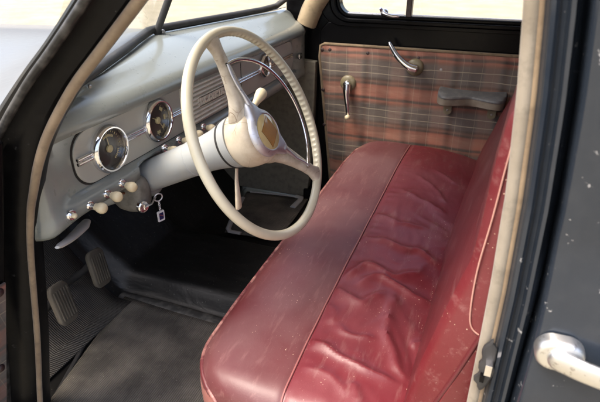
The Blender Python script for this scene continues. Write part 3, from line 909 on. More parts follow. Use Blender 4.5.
# ------------------------------------------------------------------ pedals
def pedal_mesh():
    bm = new()
    rings = []
    for t, k in ((0.0, 0.80), (0.004, 0.95), (0.012, 1.0), (0.016, 0.97), (0.018, 0.90)):
        rings.append([Vector((t, u * k, v * k)) for u, v in rrect(-0.027, 0.027, -0.047, 0.047, 0.016, 5)])
    loft(bm, rings)
    for i in range(6):
        yy = -0.0185 + i * 0.0074
        tube(bm, [(0.0185, yy, -0.033), (0.0185, yy, 0.033)], 0.0022, 8)
    tube(bm, [(0.004, 0.0, 0.02), (-0.05, 0.008, -0.01), (-0.15, 0.015, -0.05)], 0.009, 10, 1)
    return bm
pd = obj('pedal', pedal_mesh(), ['pedal', 'rubberblack'], car, 50, (-0.872, 0.186, 0.487))
pd.rotation_euler = (R(-6), R(-16), R(6)); pd.scale = (1, 1.08, 1.12)
pd2 = copy_of(pd, (-0.905, 0.345, 0.478)); pd2.rotation_euler = (R(-8), R(-14), R(5))

# ------------------------------------------------------------------ bench seat
SY0, SY1 = -0.008, 1.265
FOLDS = [      # pulled folds of the loose cover: height, half width, run of the crest
    (0.0100, 0.0160, [(-0.244, 0.300), (-0.197, 0.276), (-0.163, 0.262), (-0.144, 0.283), (-0.106, 0.345)]),
    (0.0130, 0.0220, [(-0.100, 0.333), (-0.108, 0.270), (-0.096, 0.204), (-0.069, 0.151), (-0.037, 0.112)]),
    (0.0100, 0.0160, [(-0.232, 0.144), (-0.175, 0.126), (-0.112, 0.106), (-0.042, 0.110)]),
    (0.0060, 0.0110, [(-0.188, 0.198), (-0.168, 0.177), (-0.140, 0.174), (-0.111, 0.190)]),
    (0.0080, 0.0150, [(-0.057, 0.210), (-0.029, 0.224)]),
    (0.0110, 0.0180, [(-0.215, 0.325), (-0.198, 0.366), (-0.176, 0.390), (-0.127, 0.374), (-0.087, 0.400), (-0.054, 0.469)]),
    (0.0110, 0.0160, [(-0.188, 0.310), (-0.142, 0.357), (-0.076, 0.335), (-0.020, 0.342)]),
    (0.0080, 0.0180, [(-0.235, 0.519), (-0.137, 0.494), (-0.083, 0.501), (-0.034, 0.460)]),
    (0.0060, 0.0180, [(-0.227, 0.635), (-0.149, 0.603), (-0.077, 0.620)]),
    (0.0050, 0.0160, [(-0.195, 0.806), (-0.105, 0.747), (-0.040, 0.711)]),
    (0.0050, 0.0130, [(-0.168, 0.936), (-0.087, 0.840), (-0.049, 0.774)]),
    (0.0040, 0.0120, [(-0.121, 0.995), (-0.036, 0.924)]),
    (0.0060, 0.0200, [(-0.221, 0.087), (-0.164, 0.073), (-0.122, 0.044)]),
    (0.0050, 0.0140, [(-0.129, 0.080), (-0.105, 0.042)]),
    (0.0050, 0.0140, [(-0.239, 0.257), (-0.206, 0.224), (-0.198, 0.180)]),
]
def seg_dist(x, y, p, q):
    dx, dy = q[0] - p[0], q[1] - p[1]
    t = max(0.0, min(1.0, ((x - p[0]) * dx + (y - p[1]) * dy) / (dx * dx + dy * dy)))
    return math.hypot(x - p[0] - dx * t, y - p[1] - dy * t), t
FOLD_RUNS = []
for amp, wd, run in FOLDS:
    pts = [(p.x, p.y) for p in spline([(u, v, 0) for u, v in run], 4)]
    FOLD_RUNS.append((amp, wd, pts, min(p[0] for p in pts) - 3 * wd, max(p[0] for p in pts) + 3 * wd, min(p[1] for p in pts) - 3 * wd, max(p[1] for p in pts) + 3 * wd))
def seat_noise(x, y):
    """folds and puckers of the loose leathercloth behind the seam"""
    rear = sm(-0.222, -0.170, x)
    h = 0.0028 * noise.noise(Vector((x * 4, y * 4, 7.7)))
    if rear <= 0.0:
        return h + 0.0008 * noise.noise(Vector((x * 14, y * 9, 3.0)))
    f = 0.0
    wx = x + 0.006 * noise.noise(Vector((x * 22, y * 22, 1.0))); wy = y + 0.008 * noise.noise(Vector((x * 22, y * 22, 8.0)))
    for amp, wd, pts, x0, x1, y0, y1 in FOLD_RUNS:
        if not (x0 < x < x1 and y0 < y < y1): continue
        best = 9.0; bt = 0.0; n = len(pts) - 1
        for i in range(n):
            d, t = seg_dist(wx, wy, pts[i], pts[i + 1])
            if d < best: best = d; bt = (i + t) / n
        tip = sm(-0.02, 0.22, bt) * (1 - sm(0.78, 1.02, bt))
        f = max(f, 0.0) + amp * 0.98 * tip * (math.exp(-(best / (wd * 0.62)) ** 1.15) if best < 3 * wd else 0.0)
    h += f
    near = 1 - sm(0.55, 1.0, y)
    p = Vector((x * 9.0 + 2.0 * y, y * 5.0 - 3.0 * x, 3.1))
    q = p + 0.5 * Vector((noise.noise(p * 1.3), noise.noise(p * 1.3 + Vector((5, 2, 1))), 0))
    h += rear * (0.0030 * max(0.0, 1 - 2.4 * abs(noise.noise(q * 1.1))) * (0.18 + 0.55 * near) + 0.0019 * max(0.0, 1 - 2.6 * abs(noise.noise(q * 2.9))) * (0.35 + 0.65 * near) + 0.004 * noise.noise(Vector((x * 7, y * 5, 4.4))) * near)
    # short gathers along the seam
    h += 0.0006 * math.sin(y * 150 + 5 * noise.noise(Vector((0, y * 9, 0)))) * math.exp(-((x + 0.205) / 0.016) ** 2)
    # hollow where one sits
    h -= 0.010 * math.exp(-((x + 0.02) / 0.07) ** 2 - ((y - 0.25) / 0.16) ** 2)
    return h

prof = spline([(-0.325, 0, 0.335), (-0.375, 0, 0.36), (-0.402, 0, 0.45), (-0.412, 0, 0.54), (-0.410, 0, 0.590), (-0.392, 0, 0.618), (-0.36, 0, 0.6275), (-0.30, 0, 0.631), (-0.225, 0, 0.629), (-0.14, 0, 0.627), (-0.06, 0, 0.617), (-0.01, 0, 0.604), (0.040, 0, 0.585), (0.075, 0, 0.54), (0.085, 0, 0.47)], 14)
yc = []
NY = 330
for i in range(NY + 1):
    t = i / NY
    yc.append(SY0 + (SY1 - SY0) * (t + 0.04 * math.sin(2 * math.pi * t) * -1))
bm = new(); rings = []
for y in yc:
    dn, df = y - SY0, SY1 - y
    def inset(d, r): return 0.0 if d >= r else r - math.sqrt(max(0.0, r * r - (r - d) ** 2))
    e = max(inset(dn, 0.045), inset(df, 0.06))
    efx = max(inset(dn, 0.12), inset(df, 0.13))           # plan corners at the front
    crown = -0.020 * sm(0.95, 1.26, y) - 0.008 * (1 - sm(0.03, 0.25, y))
    ring = []
    for p in prof:
        x, z = p.x, p.z
        fr = 1 - sm(-0.40, -0.20, x)
        topk = sm(0.50, 0.62, z)
        x2 = x + efx * fr * 0.85
        z2 = z + (crown - e * 0.9) * topk
        if topk > 0.6:
            z2 += seat_noise(x, y)
            z2 -= 0.0035 * math.exp(-((x + 0.2235) / 0.006) ** 2)
        ring.append(Vector((x2, y, z2)))
    rings.append(ring)
vr = loft(bm, rings, False, False)
# ends
for ring in (vr[0], vr[-1]):
    ctr = bm.verts.new(Vector((-0.15, ring[0].co.y, 0.45)))
    for a, b in zip(ring[:-1], ring[1:]):
        bm.faces.new((a, b, ctr))
bm.normal_update()
for f in bm.faces:
    c = f.calc_center_median()
    f.material_index = 1 if (c.x < -0.2235 and c.z > 0.575) else (2 if c.x < -0.33 else 0)
cush = obj('seat_cushion', bm, ['leather', 'leatherdusty', 'leatherworn'], car, 60, label='red leathercloth bench cushion, wrinkled and dusty')
# piping along the front edge, and the stitched seam
def cush_top(x, y, lift):
    dn, df = y - SY0, SY1 - y
    def inset(d, r): return 0.0 if d >= r else r - math.sqrt(max(0.0, r * r - (r - d) ** 2))
    e = max(inset(dn, 0.045), inset(df, 0.06)); efx = max(inset(dn, 0.12), inset(df, 0.13))
    crown = -0.020 * sm(0.95, 1.26, y) - 0.008 * (1 - sm(0.03, 0.25, y))
    zz = min(prof, key=lambda p: abs(p.x - x) + (0 if p.z > 0.585 else 9)).z
    fr = 1 - sm(-0.40, -0.20, x)
    return Vector((x + efx * fr * 0.85, y, zz + crown - e * 0.9 + lift + 0.0028 * noise.noise(Vector((x * 4, y * 4, 7.7)))))
bm = new()
tube(bm, [cush_top(-0.406, SY0 + 0.006 + (SY1 - SY0 - 0.012) * i / 90, 0.003) for i in range(91)], 0.0042, 8)
obj('front_piping', bm, 'weltred', cush, 60)
bm = new()
tube(bm, [cush_top(-0.2255 + 0.0008 * noise.noise(Vector((i * 0.13, 0, 0))), SY0 + 0.012 + (SY1 - SY0 - 0.03) * i / 110, -0.0012) for i in range(111)], 0.0017, 8)
obj('seam_piping', bm, 'weltmid', cush, 60)

# backrest
def back_x(y, z):
    base = lerp_poly([(0.0, -0.044), (0.10, -0.043), (0.45, -0.034), (0.65, -0.028), (0.87, -0.013), (1.15, 0.010), (1.3, 0.016)], y)[0]
    sl = 0.195 + 0.135 * sm(0.05, 1.2, y)
    zk = 0.90
    return base + sl * (min(z, zk) - 0.60) + (0.06 + 0.26 * sm(0.05, 1.2, y)) * max(0.0, z - zk) - 0.006 * math.sin(math.pi * max(0, min(1, (z - 0.60) / 0.30)))
BY0, BY1 = 0.045, 1.262
bm = new(); rings = []
zz = [0.545 + 0.010 * k for k in range(54)]
for i in range(121):
    t = i / 120
    y = BY0 + (BY1 - BY0) * t
    dn, df = y - BY0, BY1 - y
    e = 0.0
    for d, r in ((dn, 0.012), (df, 0.055)):
        if d < r: e = max(e, r - math.sqrt(max(0, r * r - (r - d) ** 2)))
    ring = []
    for z in zz:
        f = 0.0022 * noise.noise(Vector((y * 3.0, z * 11.0, 2.2))) + 0.004 * max(0, 1 - abs(noise.noise(Vector((y * 2.2 + z * 2.0, z * 7, 5.5)))) * 3) * (1 - sm(0.62, 0.85, z))
        ring.append(Vector((back_x(y, z) + e - f, y, z)))
    top = ring[-1]
    for k in range(1, 9):
        a = math.pi / 2 * k / 8
        ring.append(Vector((top.x + 0.06 * (1 - math.cos(a)), y, top.z + 0.05 * math.sin(a))))
    for dx, dz in ((0.10, 0.045), (0.14, 0.0), (0.15, -0.25), (0.15, -0.52)):
        ring.append(Vector((top.x + dx, y, top.z + dz)))
    rings.append(ring)
vr = loft(bm, rings, False, False)
for ring, cy in ((vr[0], BY0), (vr[-1], BY1)):
    c1 = bm.verts.new(Vector((0.10, cy - (0.006 if cy < 0.5 else -0.006), 0.85)))
    for a, b in zip(ring[:-1], ring[1:]):
        f = bm.faces.new((a, b, c1)); f.material_index = 1
back = obj('seat_backrest', bm, ['leatherback', 'leatherside'], car, 50, label='bright red leathercloth backrest of the bench seat')
bm = new()
tube(bm, spline([(0.048, BY0 - 0.004, 0.800), (0.031, BY0 - 0.003, 0.812), (0.0255, BY0 - 0.002, 0.840), (0.0245, BY0 - 0.002, 0.90), (0.0295, BY0 - 0.002, 0.97), (0.0325, BY0 - 0.002, 1.03), (0.0365, BY0 - 0.002, 1.10)], 6), 0.0011, 8)
obj('side_piping', bm, 'welt', back, 60)
# welt at the foot of the side panel
bm = new()
tube(bm, spline([(0.002, 0.042, 0.660), (0.022, 0.040, 0.725), (0.040, 0.039, 0.790), (0.058, 0.039, 0.850), (0.09, 0.04, 0.92)], 6), 0.0034, 8)
obj('lower_welt', bm, 'weltdark', back, 60)
# side valance of the seat below that welt
bm = new()
prism(bm, [(-0.06, 0.40), (0.0, 0.645), (0.022, 0.722), (0.058, 0.846), (0.16, 1.00), (0.17, 0.40)], lambda u, v, t: Vector((u, t, v)), 0.0375, 0.044)
obj('side_valance', bm, 'leatherside', back, 40, bevel=0.002)

# ------------------------------------------------------------------ far front door (closed) with its plaid trim
def P3(u, v, t): return Vector((u, t, v))
bm = new()
# door skin with a window opening built as a ring: lower slab, posts and header
WX0, WX1, WZ0, WZ1 = -0.535, 0.30, 1.030, 1.36
prism(bm, [(-0.620, 0.335), (0.34, 0.335), (0.34, 1.004), (-0.575, 1.004), (-0.606, 0.97)], P3, FAR + 0.012, FAR + 0.055)
far_door = obj('door', bm, 'black', car, 30, bevel=0.006, label='far door with plaid trim panel, window crank, handle and armrest')
# pressed window frame: rounded rectangle rings stepping outwards
def ringframe(bm, o_in, o_out, y0, y1):
    a = rrect(*o_in); b = rrect(*o_out)
    loft(bm, [[Vector((u, y1, v)) for u, v in a], [Vector((u, y0, v)) for u, v in a], [Vector((u, y0, v)) for u, v in b], [Vector((u, y1, v)) for u, v in b]], True, False)
bm = new()
ringframe(bm, (WX0, WX1, WZ0, WZ1, 0.045), (WX0 - 0.012, WX1 + 0.012, WZ0 - 0.012, WZ1 + 0.012, 0.055), FAR + 0.010, FAR + 0.05)
ringframe(bm, (WX0 - 0.0125, WX1 + 0.0125, WZ0 - 0.0125, WZ1 + 0.0125, 0.055), (WX0 - 0.032, WX1 + 0.034, WZ0 - 0.026, WZ1 + 0.03, 0.070), FAR + 0.0, FAR + 0.05)
ringframe(bm, (WX0 - 0.034, WX1 + 0.035, WZ0 - 0.0265, WZ1 + 0.031, 0.070), (WX0 - 0.075, WX1 + 0.09, WZ0 - 0.040, WZ1 + 0.07, 0.085), FAR + 0.006, FAR + 0.05)
wf = obj('window_frame', bm, 'black', far_door, 40, bevel=0.004)
bm = new()
box(bm, (-0.740, FAR + 0.016, 0.335), (-0.565, FAR + 0.06, 1.16))
obj('pillar_post', bm, 'black', car, 30, bevel=0.006)
# panes
bm = new()
loft(bm, [[(WX0 - 0.01, FAR + 0.035, WZ0 - 0.01), (WX1 + 0.01, FAR + 0.035, WZ0 - 0.01)], [(WX0 - 0.01, FAR + 0.035, WZ1 + 0.01), (WX1 + 0.01, FAR + 0.035, WZ1 + 0.01)]], False, False)
obj('window_pane', bm, 'glass', far_door, 0)
bm = new()
box(bm, (-0.300, FAR + 0.012, WZ0 - 0.002), (-0.281, FAR + 0.045, WZ1))
obj('window_post', bm, 'bakelite', far_door, 30, bevel=0.003)
# bright bead along the sill of the opening
bm = new()
tube(bm, [(WX0 + 0.03, FAR + 0.022, WZ0 + 0.002), (-0.305, FAR + 0.022, WZ0 + 0.002)], 0.0045, 8)
tube(bm, [(-0.278, FAR + 0.022, WZ0 + 0.002), (WX1 - 0.03, FAR + 0.022, WZ0 + 0.002)], 0.0040, 8)
obj('window_bead', bm, 'dullchrome', far_door, 50)
# quarterlight catch
bm = new()
lathe(bm, [(0, 0.013), (0.006, 0.013), (0.010, 0.009), (0.012, 0.0)], (-0.372, FAR + 0.012, 1.040), (0, -1, 0), 18)
tube(bm, spline([(-0.375, FAR, 1.046), (-0.368, FAR - 0.012, 1.040), (-0.345, FAR - 0.016, 1.034), (-0.315, FAR - 0.014, 1.033)], 4), [0.006, 0.007, 0.0075, 0.0075, 0.007, 0.0065, 0.006, 0.006, 0.0055, 0.0055, 0.005, 0.005, 0.003], 10)
tube(bm, [(-0.376, FAR, 1.042), (-0.384, FAR - 0.008, 1.056)], [0.007, 0.005], 10)
obj('quarterlight_catch', bm, 'chrome', far_door, 50)

# plaid panel: padded card
px0, px1, pz0, pz1 = -0.604, 0.30, 0.36, 0.925
bm = new()
NX, NZ = 90, 60
rings = []
def panel_edge(z): return px0 + 0.055 * (pz1 - z) / 0.49
for j in range(NZ + 1):
    z = pz0 + (pz1 - pz0) * j / NZ
    row = []
    for i in range(NX + 1):
        x0 = panel_edge(z)
        # rounded upper corner
        dz = pz1 - z
        if dz < 0.018: x0 += 0.018 - math.sqrt(max(0, 0.018 ** 2 - (0.018 - dz) ** 2))
        x = x0 + (px1 - x0) * i / NX
        edge = min(x - x0, pz1 - z)
        puff = 0.006 * sm(0.0, 0.03, edge) + 0.0022 * noise.noise(Vector((x * 6, z * 22, 3.3))) * sm(0.0, 0.03, edge)
        row.append(Vector((x, FAR - 0.002 - puff, z)))
    rings.append(row)
loft(bm, rings, False, False)
obj('trim_panel', bm, 'plaid', far_door, 60, solid=0.003, label='red and brown plaid cloth door panel')
bm = new()
brd = [Vector((panel_edge(z) - 0.001, FAR - 0.002, z)) for z in [pz0 + 0.02 * k for k in range(27)]] + [Vector((px0 + 0.008, FAR - 0.002, pz1 - 0.006)), Vector((px0 + 0.022, FAR - 0.002, pz1 + 0.001)), Vector((px1, FAR - 0.002, pz1 + 0.001))]
tube(bm, brd, 0.0055, 8)
obj('panel_piping', bm, 'windlacebrown', far_door, 60)
bm = new()
lathe(bm, [(0.0, 0.0066), (0.0015, 0.0066), (0.0030, 0.005), (0.0037, 0.0025), (0.0038, 0.0)], (0, 0, 0), (0, -1, 0), 16)
b0 = obj('button', bm, 'button', far_door, 50, (-0.589, FAR - 0.0055, 0.905))
for x, z in ((-0.560, 0.906), (-0.418, 0.903), (-0.238, 0.899), (-0.06, 0.900), (-0.583, 0.757), (-0.575, 0.62), (0.09, 0.90)):
    copy_of(b0, (x, FAR - 0.0055, z))
# small eyelet right of the crank
bm = new(); lathe(bm, [(0, 0.005), (0.002, 0.005), (0.003, 0.003), (0.002, 0.0)], (-0.158, FAR - 0.008, 0.866), (0, -1, 0), 12)
obj('eyelet', bm, 'steel', far_door, 50)
# winder handles: rosette and curved chrome lever
def handle(pts, radii, cx, cz, rr, name, label):
    bm = new()
    lathe(bm, [(0.0, rr), (0.004, rr), (0.009, rr * 0.86), (0.012, rr * 0.6), (0.013, 0.0)], (cx, FAR - 0.008, cz), (0, -1, 0), 28, 1)
    lathe(bm, [(0.010, rr * 0.5), (0.020, rr * 0.46), (0.030, rr * 0.42), (0.033, rr * 0.2), (0.0335, 0.0)], (cx, FAR - 0.008, cz), (0, -1, 0), 20, 0)
    sp = spline(pts, 6)
    rad = [lerp_poly([(k / (len(radii) - 1), r) for k, r in enumerate(radii)], i / (len(sp) - 1))[0] for i in range(len(sp))]
    tube(bm, sp, rad, 14, 0)
    return obj(name, bm, ['chrome', 'rosette'], far_door, 50, label=label)
handle([(-0.240, FAR - 0.036, 0.868), (-0.268, FAR - 0.040, 0.876), (-0.305, FAR - 0.042, 0.905), (-0.330, FAR - 0.040, 0.938), (-0.338, FAR - 0.038, 0.952)], [0.014, 0.0135, 0.011, 0.009, 0.0065, 0.003], -0.247, 0.868, 0.030, 'door_handle', 'curved chrome handle sweeping up to the left')
crank = handle([(-0.482, FAR - 0.036, 0.792), (-0.481, FAR - 0.042, 0.765), (-0.476, FAR - 0.046, 0.730), (-0.471, FAR - 0.046, 0.695), (-0.468, FAR - 0.045, 0.676)], [0.014, 0.0135, 0.0105, 0.0085, 0.007, 0.005], -0.484, 0.792, 0.030, 'window_crank', 'short chrome handle hanging straight down')
bm = new()
lathe(bm, [(0.0, 0.006), (0.006, 0.0075), (0.018, 0.0095), (0.024, 0.008), (0.027, 0.003), (0.0272, 0.0)], (-0.468, FAR - 0.046, 0.678), (0, -1, 0), 18)
obj('crank_knob', bm, 'knob', far_door, 60)
# armrest: dumb-bell pad on two brackets
bm = new()
rings_t = []
prof_a = []
n_ = 30
out = []
for k in range(n_ + 1):
    t = k / n_
    x = -0.156 + 0.222 * t
    w = 0.032 + 0.040 * abs(math.cos(math.pi * t)) ** 1.3
    out.append((x, w))
def arm_ring(scale, z, sag=0.0):
    pts = []
    for x, w in out:
        end = min(1.0, math.sqrt(max(0.0, 1 - (abs(x + 0.045) / 0.1125) ** 7)))
        pts.append(Vector((-0.045 + (x + 0.045) * (0.92 + 0.08 * scale), FAR - 0.016 - w * scale * end - 0.004, z + sag * (1 - ((x + 0.045) / 0.111) ** 2))))
    for x, w in out[::-1]:
        pts.append(Vector((-0.045 + (x + 0.045) * (0.92 + 0.08 * scale), FAR - 0.010, z + sag * (1 - ((x + 0.045) / 0.111) ** 2) + 0.006)))
    return pts
loft(bm, [arm_ring(0.90, 0.761), arm_ring(0.98, 0.764), arm_ring(1.0, 0.782), arm_ring(0.99, 0.786)], True, True, 1)
loft(bm, [arm_ring(1.03, 0.786), arm_ring(1.05, 0.790, -0.001), arm_ring(1.0, 0.797, -0.004), arm_ring(0.80, 0.802, -0.006), arm_ring(0.4, 0.804, -0.006)], True, True, 0)
for cx in (-0.118, 0.028):
    box(bm, (cx - 0.014, FAR - 0.030, 0.732), (cx + 0.014, FAR - 0.020, 0.766), 2)
    lathe(bm, [(-0.01, 0.014), (0.004, 0.014), (0.004, 0.0)], (cx, FAR - 0.026, 0.732), (0, -1, 0), 20, 2)
    lathe(bm, [(0.004, 0.004), (0.006, 0.003), (0.0065, 0.0)], (cx, FAR - 0.026, 0.734), (0, -1, 0), 10, 3)
obj('armrest', bm, ['armtop', 'armside', 'rosette', 'steel'], far_door, 40, label='dumb-bell shaped armrest, grey on top and brown below')

# ------------------------------------------------------------------ near side: centre pillar with windlace, and rear door
def leanx(z): return lerp_poly([(0.30, 0.044), (0.726, 0.040), (0.90, 0.0385), (1.017, 0.034), (1.12, 0.026), (1.207, 0.016), (1.45, -0.02)], z)[0]
zs = [0.30 + 0.023 * k for k in range(51)]
def pillar(pts, mats, name, parent, smooth=35, label=None, cl=False):
    bm = new()
    loft(bm, [[Vector((leanx(z) + (q(z) if callable(q) else q), y(z) if callable(y) else y, z)) for q, y in pts] for z in zs], cl, False)
    return obj(name, bm, mats, parent, smooth, label=label)
gd = lambda z: sm(0.93, 0.975, z)       # depth of the drip groove: it runs out below the belt line
wid = lambda z: 0.004 + 0.018 * (1 - sm(0.72, 1.25, z)) - 0.0
cp = pillar([(0.012, 0.060), (0.010, 0.035), (0.017, 0.018), (0.0205, 0.006), (0.0235, -0.001), (0.027, -0.003), (0.030, 0.001), (lambda z: 0.0325, 0.006),
             (lambda z: 0.036, 0.004), (lambda z: 0.0385, lambda z: -0.006), (lambda z: 0.042, lambda z: -0.007), (lambda z: 0.0445, lambda z: -0.002 + 0.010 * gd(z)),
             (lambda z: 0.0470, lambda z: 0.002 + 0.016 * gd(z)), (lambda z: 0.055, 0.030), (0.055, 0.060), (0.03, 0.065)], 'navy', 'centre_pillar', car, 35, 'blue black centre pillar edged with pale beige windlace', True)
bm = new()
tube(bm, [Vector((leanx(z) + 0.0085, 0.014, z)) for z in zs], [0.0072 + 0.0005 * noise.noise(Vector((0, 0, z * 14))) for z in zs], 14)
wlo = obj('windlace', bm, 'windlace', cp)
bm = new()
tube(bm, [Vector((leanx(z) + 0.0160, 0.0135, z)) for z in zs], 0.0042, 10)
obj('piping', bm, 'windlacebrown', cp)
# torn windlace with the striker showing through
bm = new()
zc = 0.795
pts_t = []
for k in range(41):
    a = 2 * math.pi * k / 41
    pts_t.append((0.0135 + 0.0082 * math.cos(a) * (1 + 0.9 * noise.noise(Vector((math.cos(a) * 3, math.sin(a) * 3, 1.3)))), zc + 0.040 * math.sin(a) + 0.008 * math.cos(a)))
loft(bm, [[Vector((leanx(zc) + u, 0.002, v)) for u, v in pts_t], [Vector((leanx(zc) + u, -0.002, v)) for u, v in pts_t], [Vector((leanx(zc) + 0.0135 + (u - 0.0135) * 0.85, -0.0032, zc + (v - zc) * 0.9)) for u, v in pts_t]])
box(bm, (leanx(zc) + 0.012, -0.014, zc - 0.004), (leanx(zc) + 0.0195, -0.001, zc + 0.012), 1)
box(bm, (leanx(zc) + 0.009, -0.010, zc - 0.020), (leanx(zc) + 0.0140, -0.001, zc - 0.010), 2)
obj('striker', bm, ['rubberblack', 'chrome', 'black'], cp, 30, bevel=0.001)

# rear door skin, belt line, handle
def rx(z): return leanx(z) + 0.0500 + 0.004 * sm(0.72, 0.9, z)
bm = new()
rings = []
for z in zs:
    belt = 0.004 * (1 - sm(0.940, 0.955, z)) + 0.024 * (1 - sm(0.78, 0.955, z))                # the lower skin stands proud of the window panel
    y0 = -0.006 - belt
    xr = rx(z)
    row = [Vector((xr, 0.030, z)), Vector((xr, y0 + 0.008, z)), Vector((xr + 0.0015, y0 + 0.003, z)), Vector((xr + 0.005, y0, z))]
    for dx in (0.02, 0.04, 0.08, 0.14, 0.22, 0.34, 0.5, 0.7, 0.9):
        if z > 1.0: dx = min(dx, 0.20 + 0.0002 * dx)
        row.append(Vector((xr + dx, y0 - 0.010 * math.sin(min(1, dx / 0.5) * math.pi / 2) * (1 if z < 0.95 else 0.4) - 0.012 * (1 - sm(0.35, 0.93, z)) * 0.0, z)))
    rings.append(row)
loft(bm, rings, False, False)
rd = obj('rear_door', bm, 'navy', car, 40, label='dusty blue black rear door with a large chrome handle')
bm = new()
HC = Vector((0.1110, -0.0325, 0.8635))
rings = []
for t, k in ((0.010, 1.0), (0.000, 1.0), (-0.004, 0.97), (-0.0065, 0.88), (-0.0075, 0.70), (-0.0075, 0.2)):
    rings.append([HC + Vector((u * k, t, v * k)) for u, v in [(0.0185 * math.cos(2 * math.pi * i / 32) + (0.012 if math.cos(2 * math.pi * i / 32) > 0 else 0.0), 0.0190 * math.sin(2 * math.pi * i / 32)) for i in range(32)]])
loft(bm, rings)
hp = spline([HC + Vector(v) for v in ((-0.006, -0.0085, 0.0005), (0.010, -0.0115, 0.0), (0.030, -0.0160, -0.002), (0.065, -0.0195, -0.006), (0.10, -0.0195, -0.009), (0.125, -0.018, -0.011))], 8)
nh = len(hp)
tube(bm, hp, [lerp_poly([(0, 0.003), (0.03, 0.0080), (0.08, 0.0112), (0.16, 0.0130), (0.35, 0.0132), (0.6, 0.0125), (0.9, 0.0110), (0.97, 0.008), (1.0, 0.003)], i / (nh - 1))[0] for i in range(nh)], 22, 0, sx=0.50, sy=1.0)
obj('handle', bm, 'palechrome', rd, 50)

# ------------------------------------------------------------------ near front door, swung open
def dx_edge(z): return -0.6975 + (z - 0.770) * 0.35
bm = new()
def dpt(z, s, off): return Vector((dx_edge(z) - 0.12 * s + off, -0.030 - s, z))
zd = [0.33 + 0.0357 * k for k in range(20)]
loft(bm, [[dpt(z, 0, 0.0), dpt(z, 0.2, 0), dpt(z, 0.5, 0), dpt(z, 0.85, 0), dpt(z, 0.85, -0.06), dpt(z, 0.5, -0.07), dpt(z, 0.0, -0.06)] for z in zd])
nd = obj('door', bm, 'black', car, 35, bevel=0.006, label='near front door standing open, only its hinge edge in view')
bm = new()
loft(bm, [[dpt(z, 0.006 + 0.80 * k / 20, 0.004 + 0.004 * math.sin(math.pi * k / 20)) for k in range(21)] for z in [0.36 + 0.0193 * k for k in range(21)]], False, False)
obj('trim_panel', bm, 'plaid', nd, 60, solid=0.003)
bm = new()
lathe(bm, [(0.0, 0.0075), (0.003, 0.0078), (0.0055, 0.006), (0.0066, 0.003), (0.0067, 0.0)], (0, 0, 0), (1, 0, 0), 16)
nb = obj('button', bm, 'button', nd, 50, dpt(0.735, 0.02, 0.007))
copy_of(nb, dpt(0.54, 0.02, 0.007))

# ------------------------------------------------------------------ bonnet, wing, roof and rear of the body (they shade the cabin)
bm = new(); rings = []
for i in range(19):
    f = i / 18
    ring = []
    for k in range(29):
        t = k / 28
        y = -0.05 + 1.42 * t
        bx, bz = base_x(max(0.045, min(1.27, y)))
        x = (bx - 0.02) * (1 - f) + (-2.35 - 0.15 * math.sin(math.pi * t)) * f
        z = (bz - 0.012) * (1 - sm(0, 0.25, f)) + sm(0, 0.25, f) * (0.935 + 0.045 * math.sin(math.pi * t)) - 0.03 * f * f - 0.20 * sm(0.90, 1.0, f)
        z -= 0.10 * (sm(0.93, 1.0, t) + 1 - sm(0.0, 0.07, t)) * sm(0.02, 0.2, f)
        ring.append(Vector((x, y, z)))
    rings.append(ring)
loft(bm, rings, False, False)
obj('bonnet', bm, 'hood', car, 60, solid=0.003)
for ysg, yc_ in ((-1, -0.22), (1, 1.56)):
    bm = new(); rings = []
    for i in range(13):
        x = -0.98 - 1.30 * i / 12
        zt = 0.80 + 0.06 * math.sin(math.pi * i / 12) - 0.18 * (i / 12) ** 3
        rings.append([Vector((x, yc_ + 0.17 * math.cos(R(a)) , 0.35 + (zt - 0.35) * max(0.0, math.sin(R(a))) ** 0.55)) for a in range(0, 181, 15)])
    loft(bm, rings, False, False)
    obj('wing', bm, 'hood', car, 60, solid=0.003)

bm = new(); rings = []
for i in range(25):
    t = i / 24; x = -0.60 + 2.39 * t
    crownz = 1.40 + 0.15 * math.sin(math.pi * min(1, 0.18 + 0.75 * t)) - 0.30 * sm(0.75, 1.0, t)
    rings.append([Vector((x, -0.01 + 1.33 * k / 16, 1.40 + (crownz - 1.40) * math.sin(math.pi * k / 16) ** 0.5 if crownz > 1.40 else crownz)) for k in range(17)])
loft(bm, rings, False, False)
obj('roof', bm, ['headlining'], car, 60, solid=0.012)
bm = new()
box(bm, (0.34, FAR + 0.01, 0.33), (1.78, FAR + 0.06, 1.03))
box(bm, (0.34, FAR + 0.01, 1.03), (0.46, FAR + 0.06, 1.41)); box(bm, (1.45, FAR + 0.01, 1.03), (1.78, FAR + 0.06, 1.41))
obj('side_panel', bm, 'black', car, 30)
bm = new()
box(bm, (1.75, 0.0, 0.28), (1.80, FAR, 1.00)); box(bm, (1.75, 0.0, 1.00), (1.80, 0.10, 1.42)); box(bm, (1.75, FAR - 0.1, 1.00), (1.80, FAR, 1.42))
obj('rear_panel', bm, 'black', car, 30)

# ------------------------------------------------------------------ loose things in the car
bm = new()
rings = []
for i in range(25):
    x = -0.935 + 0.66 * i / 24
    skew = 0.0
    rings.append([Vector((x + 0.10 * (0.46 - y) / 0.45 * (1 - sm(-0.9, -0.5, x)) , y, FLOOR + 0.0085 + 0.0015 * noise.noise(Vector((x * 6, y * 6, 0.4))))) for y in [0.028 + 0.432 * k / 16 for k in range(17)]])
loft(bm, rings, False, False)
fm = obj('floor_mat', bm, 'mat', None, 60, solid=0.004)
fm['label'] = 'worn dusty ribbed rubber mat on the floor below the pedals'
fm['category'] = 'floor mat'

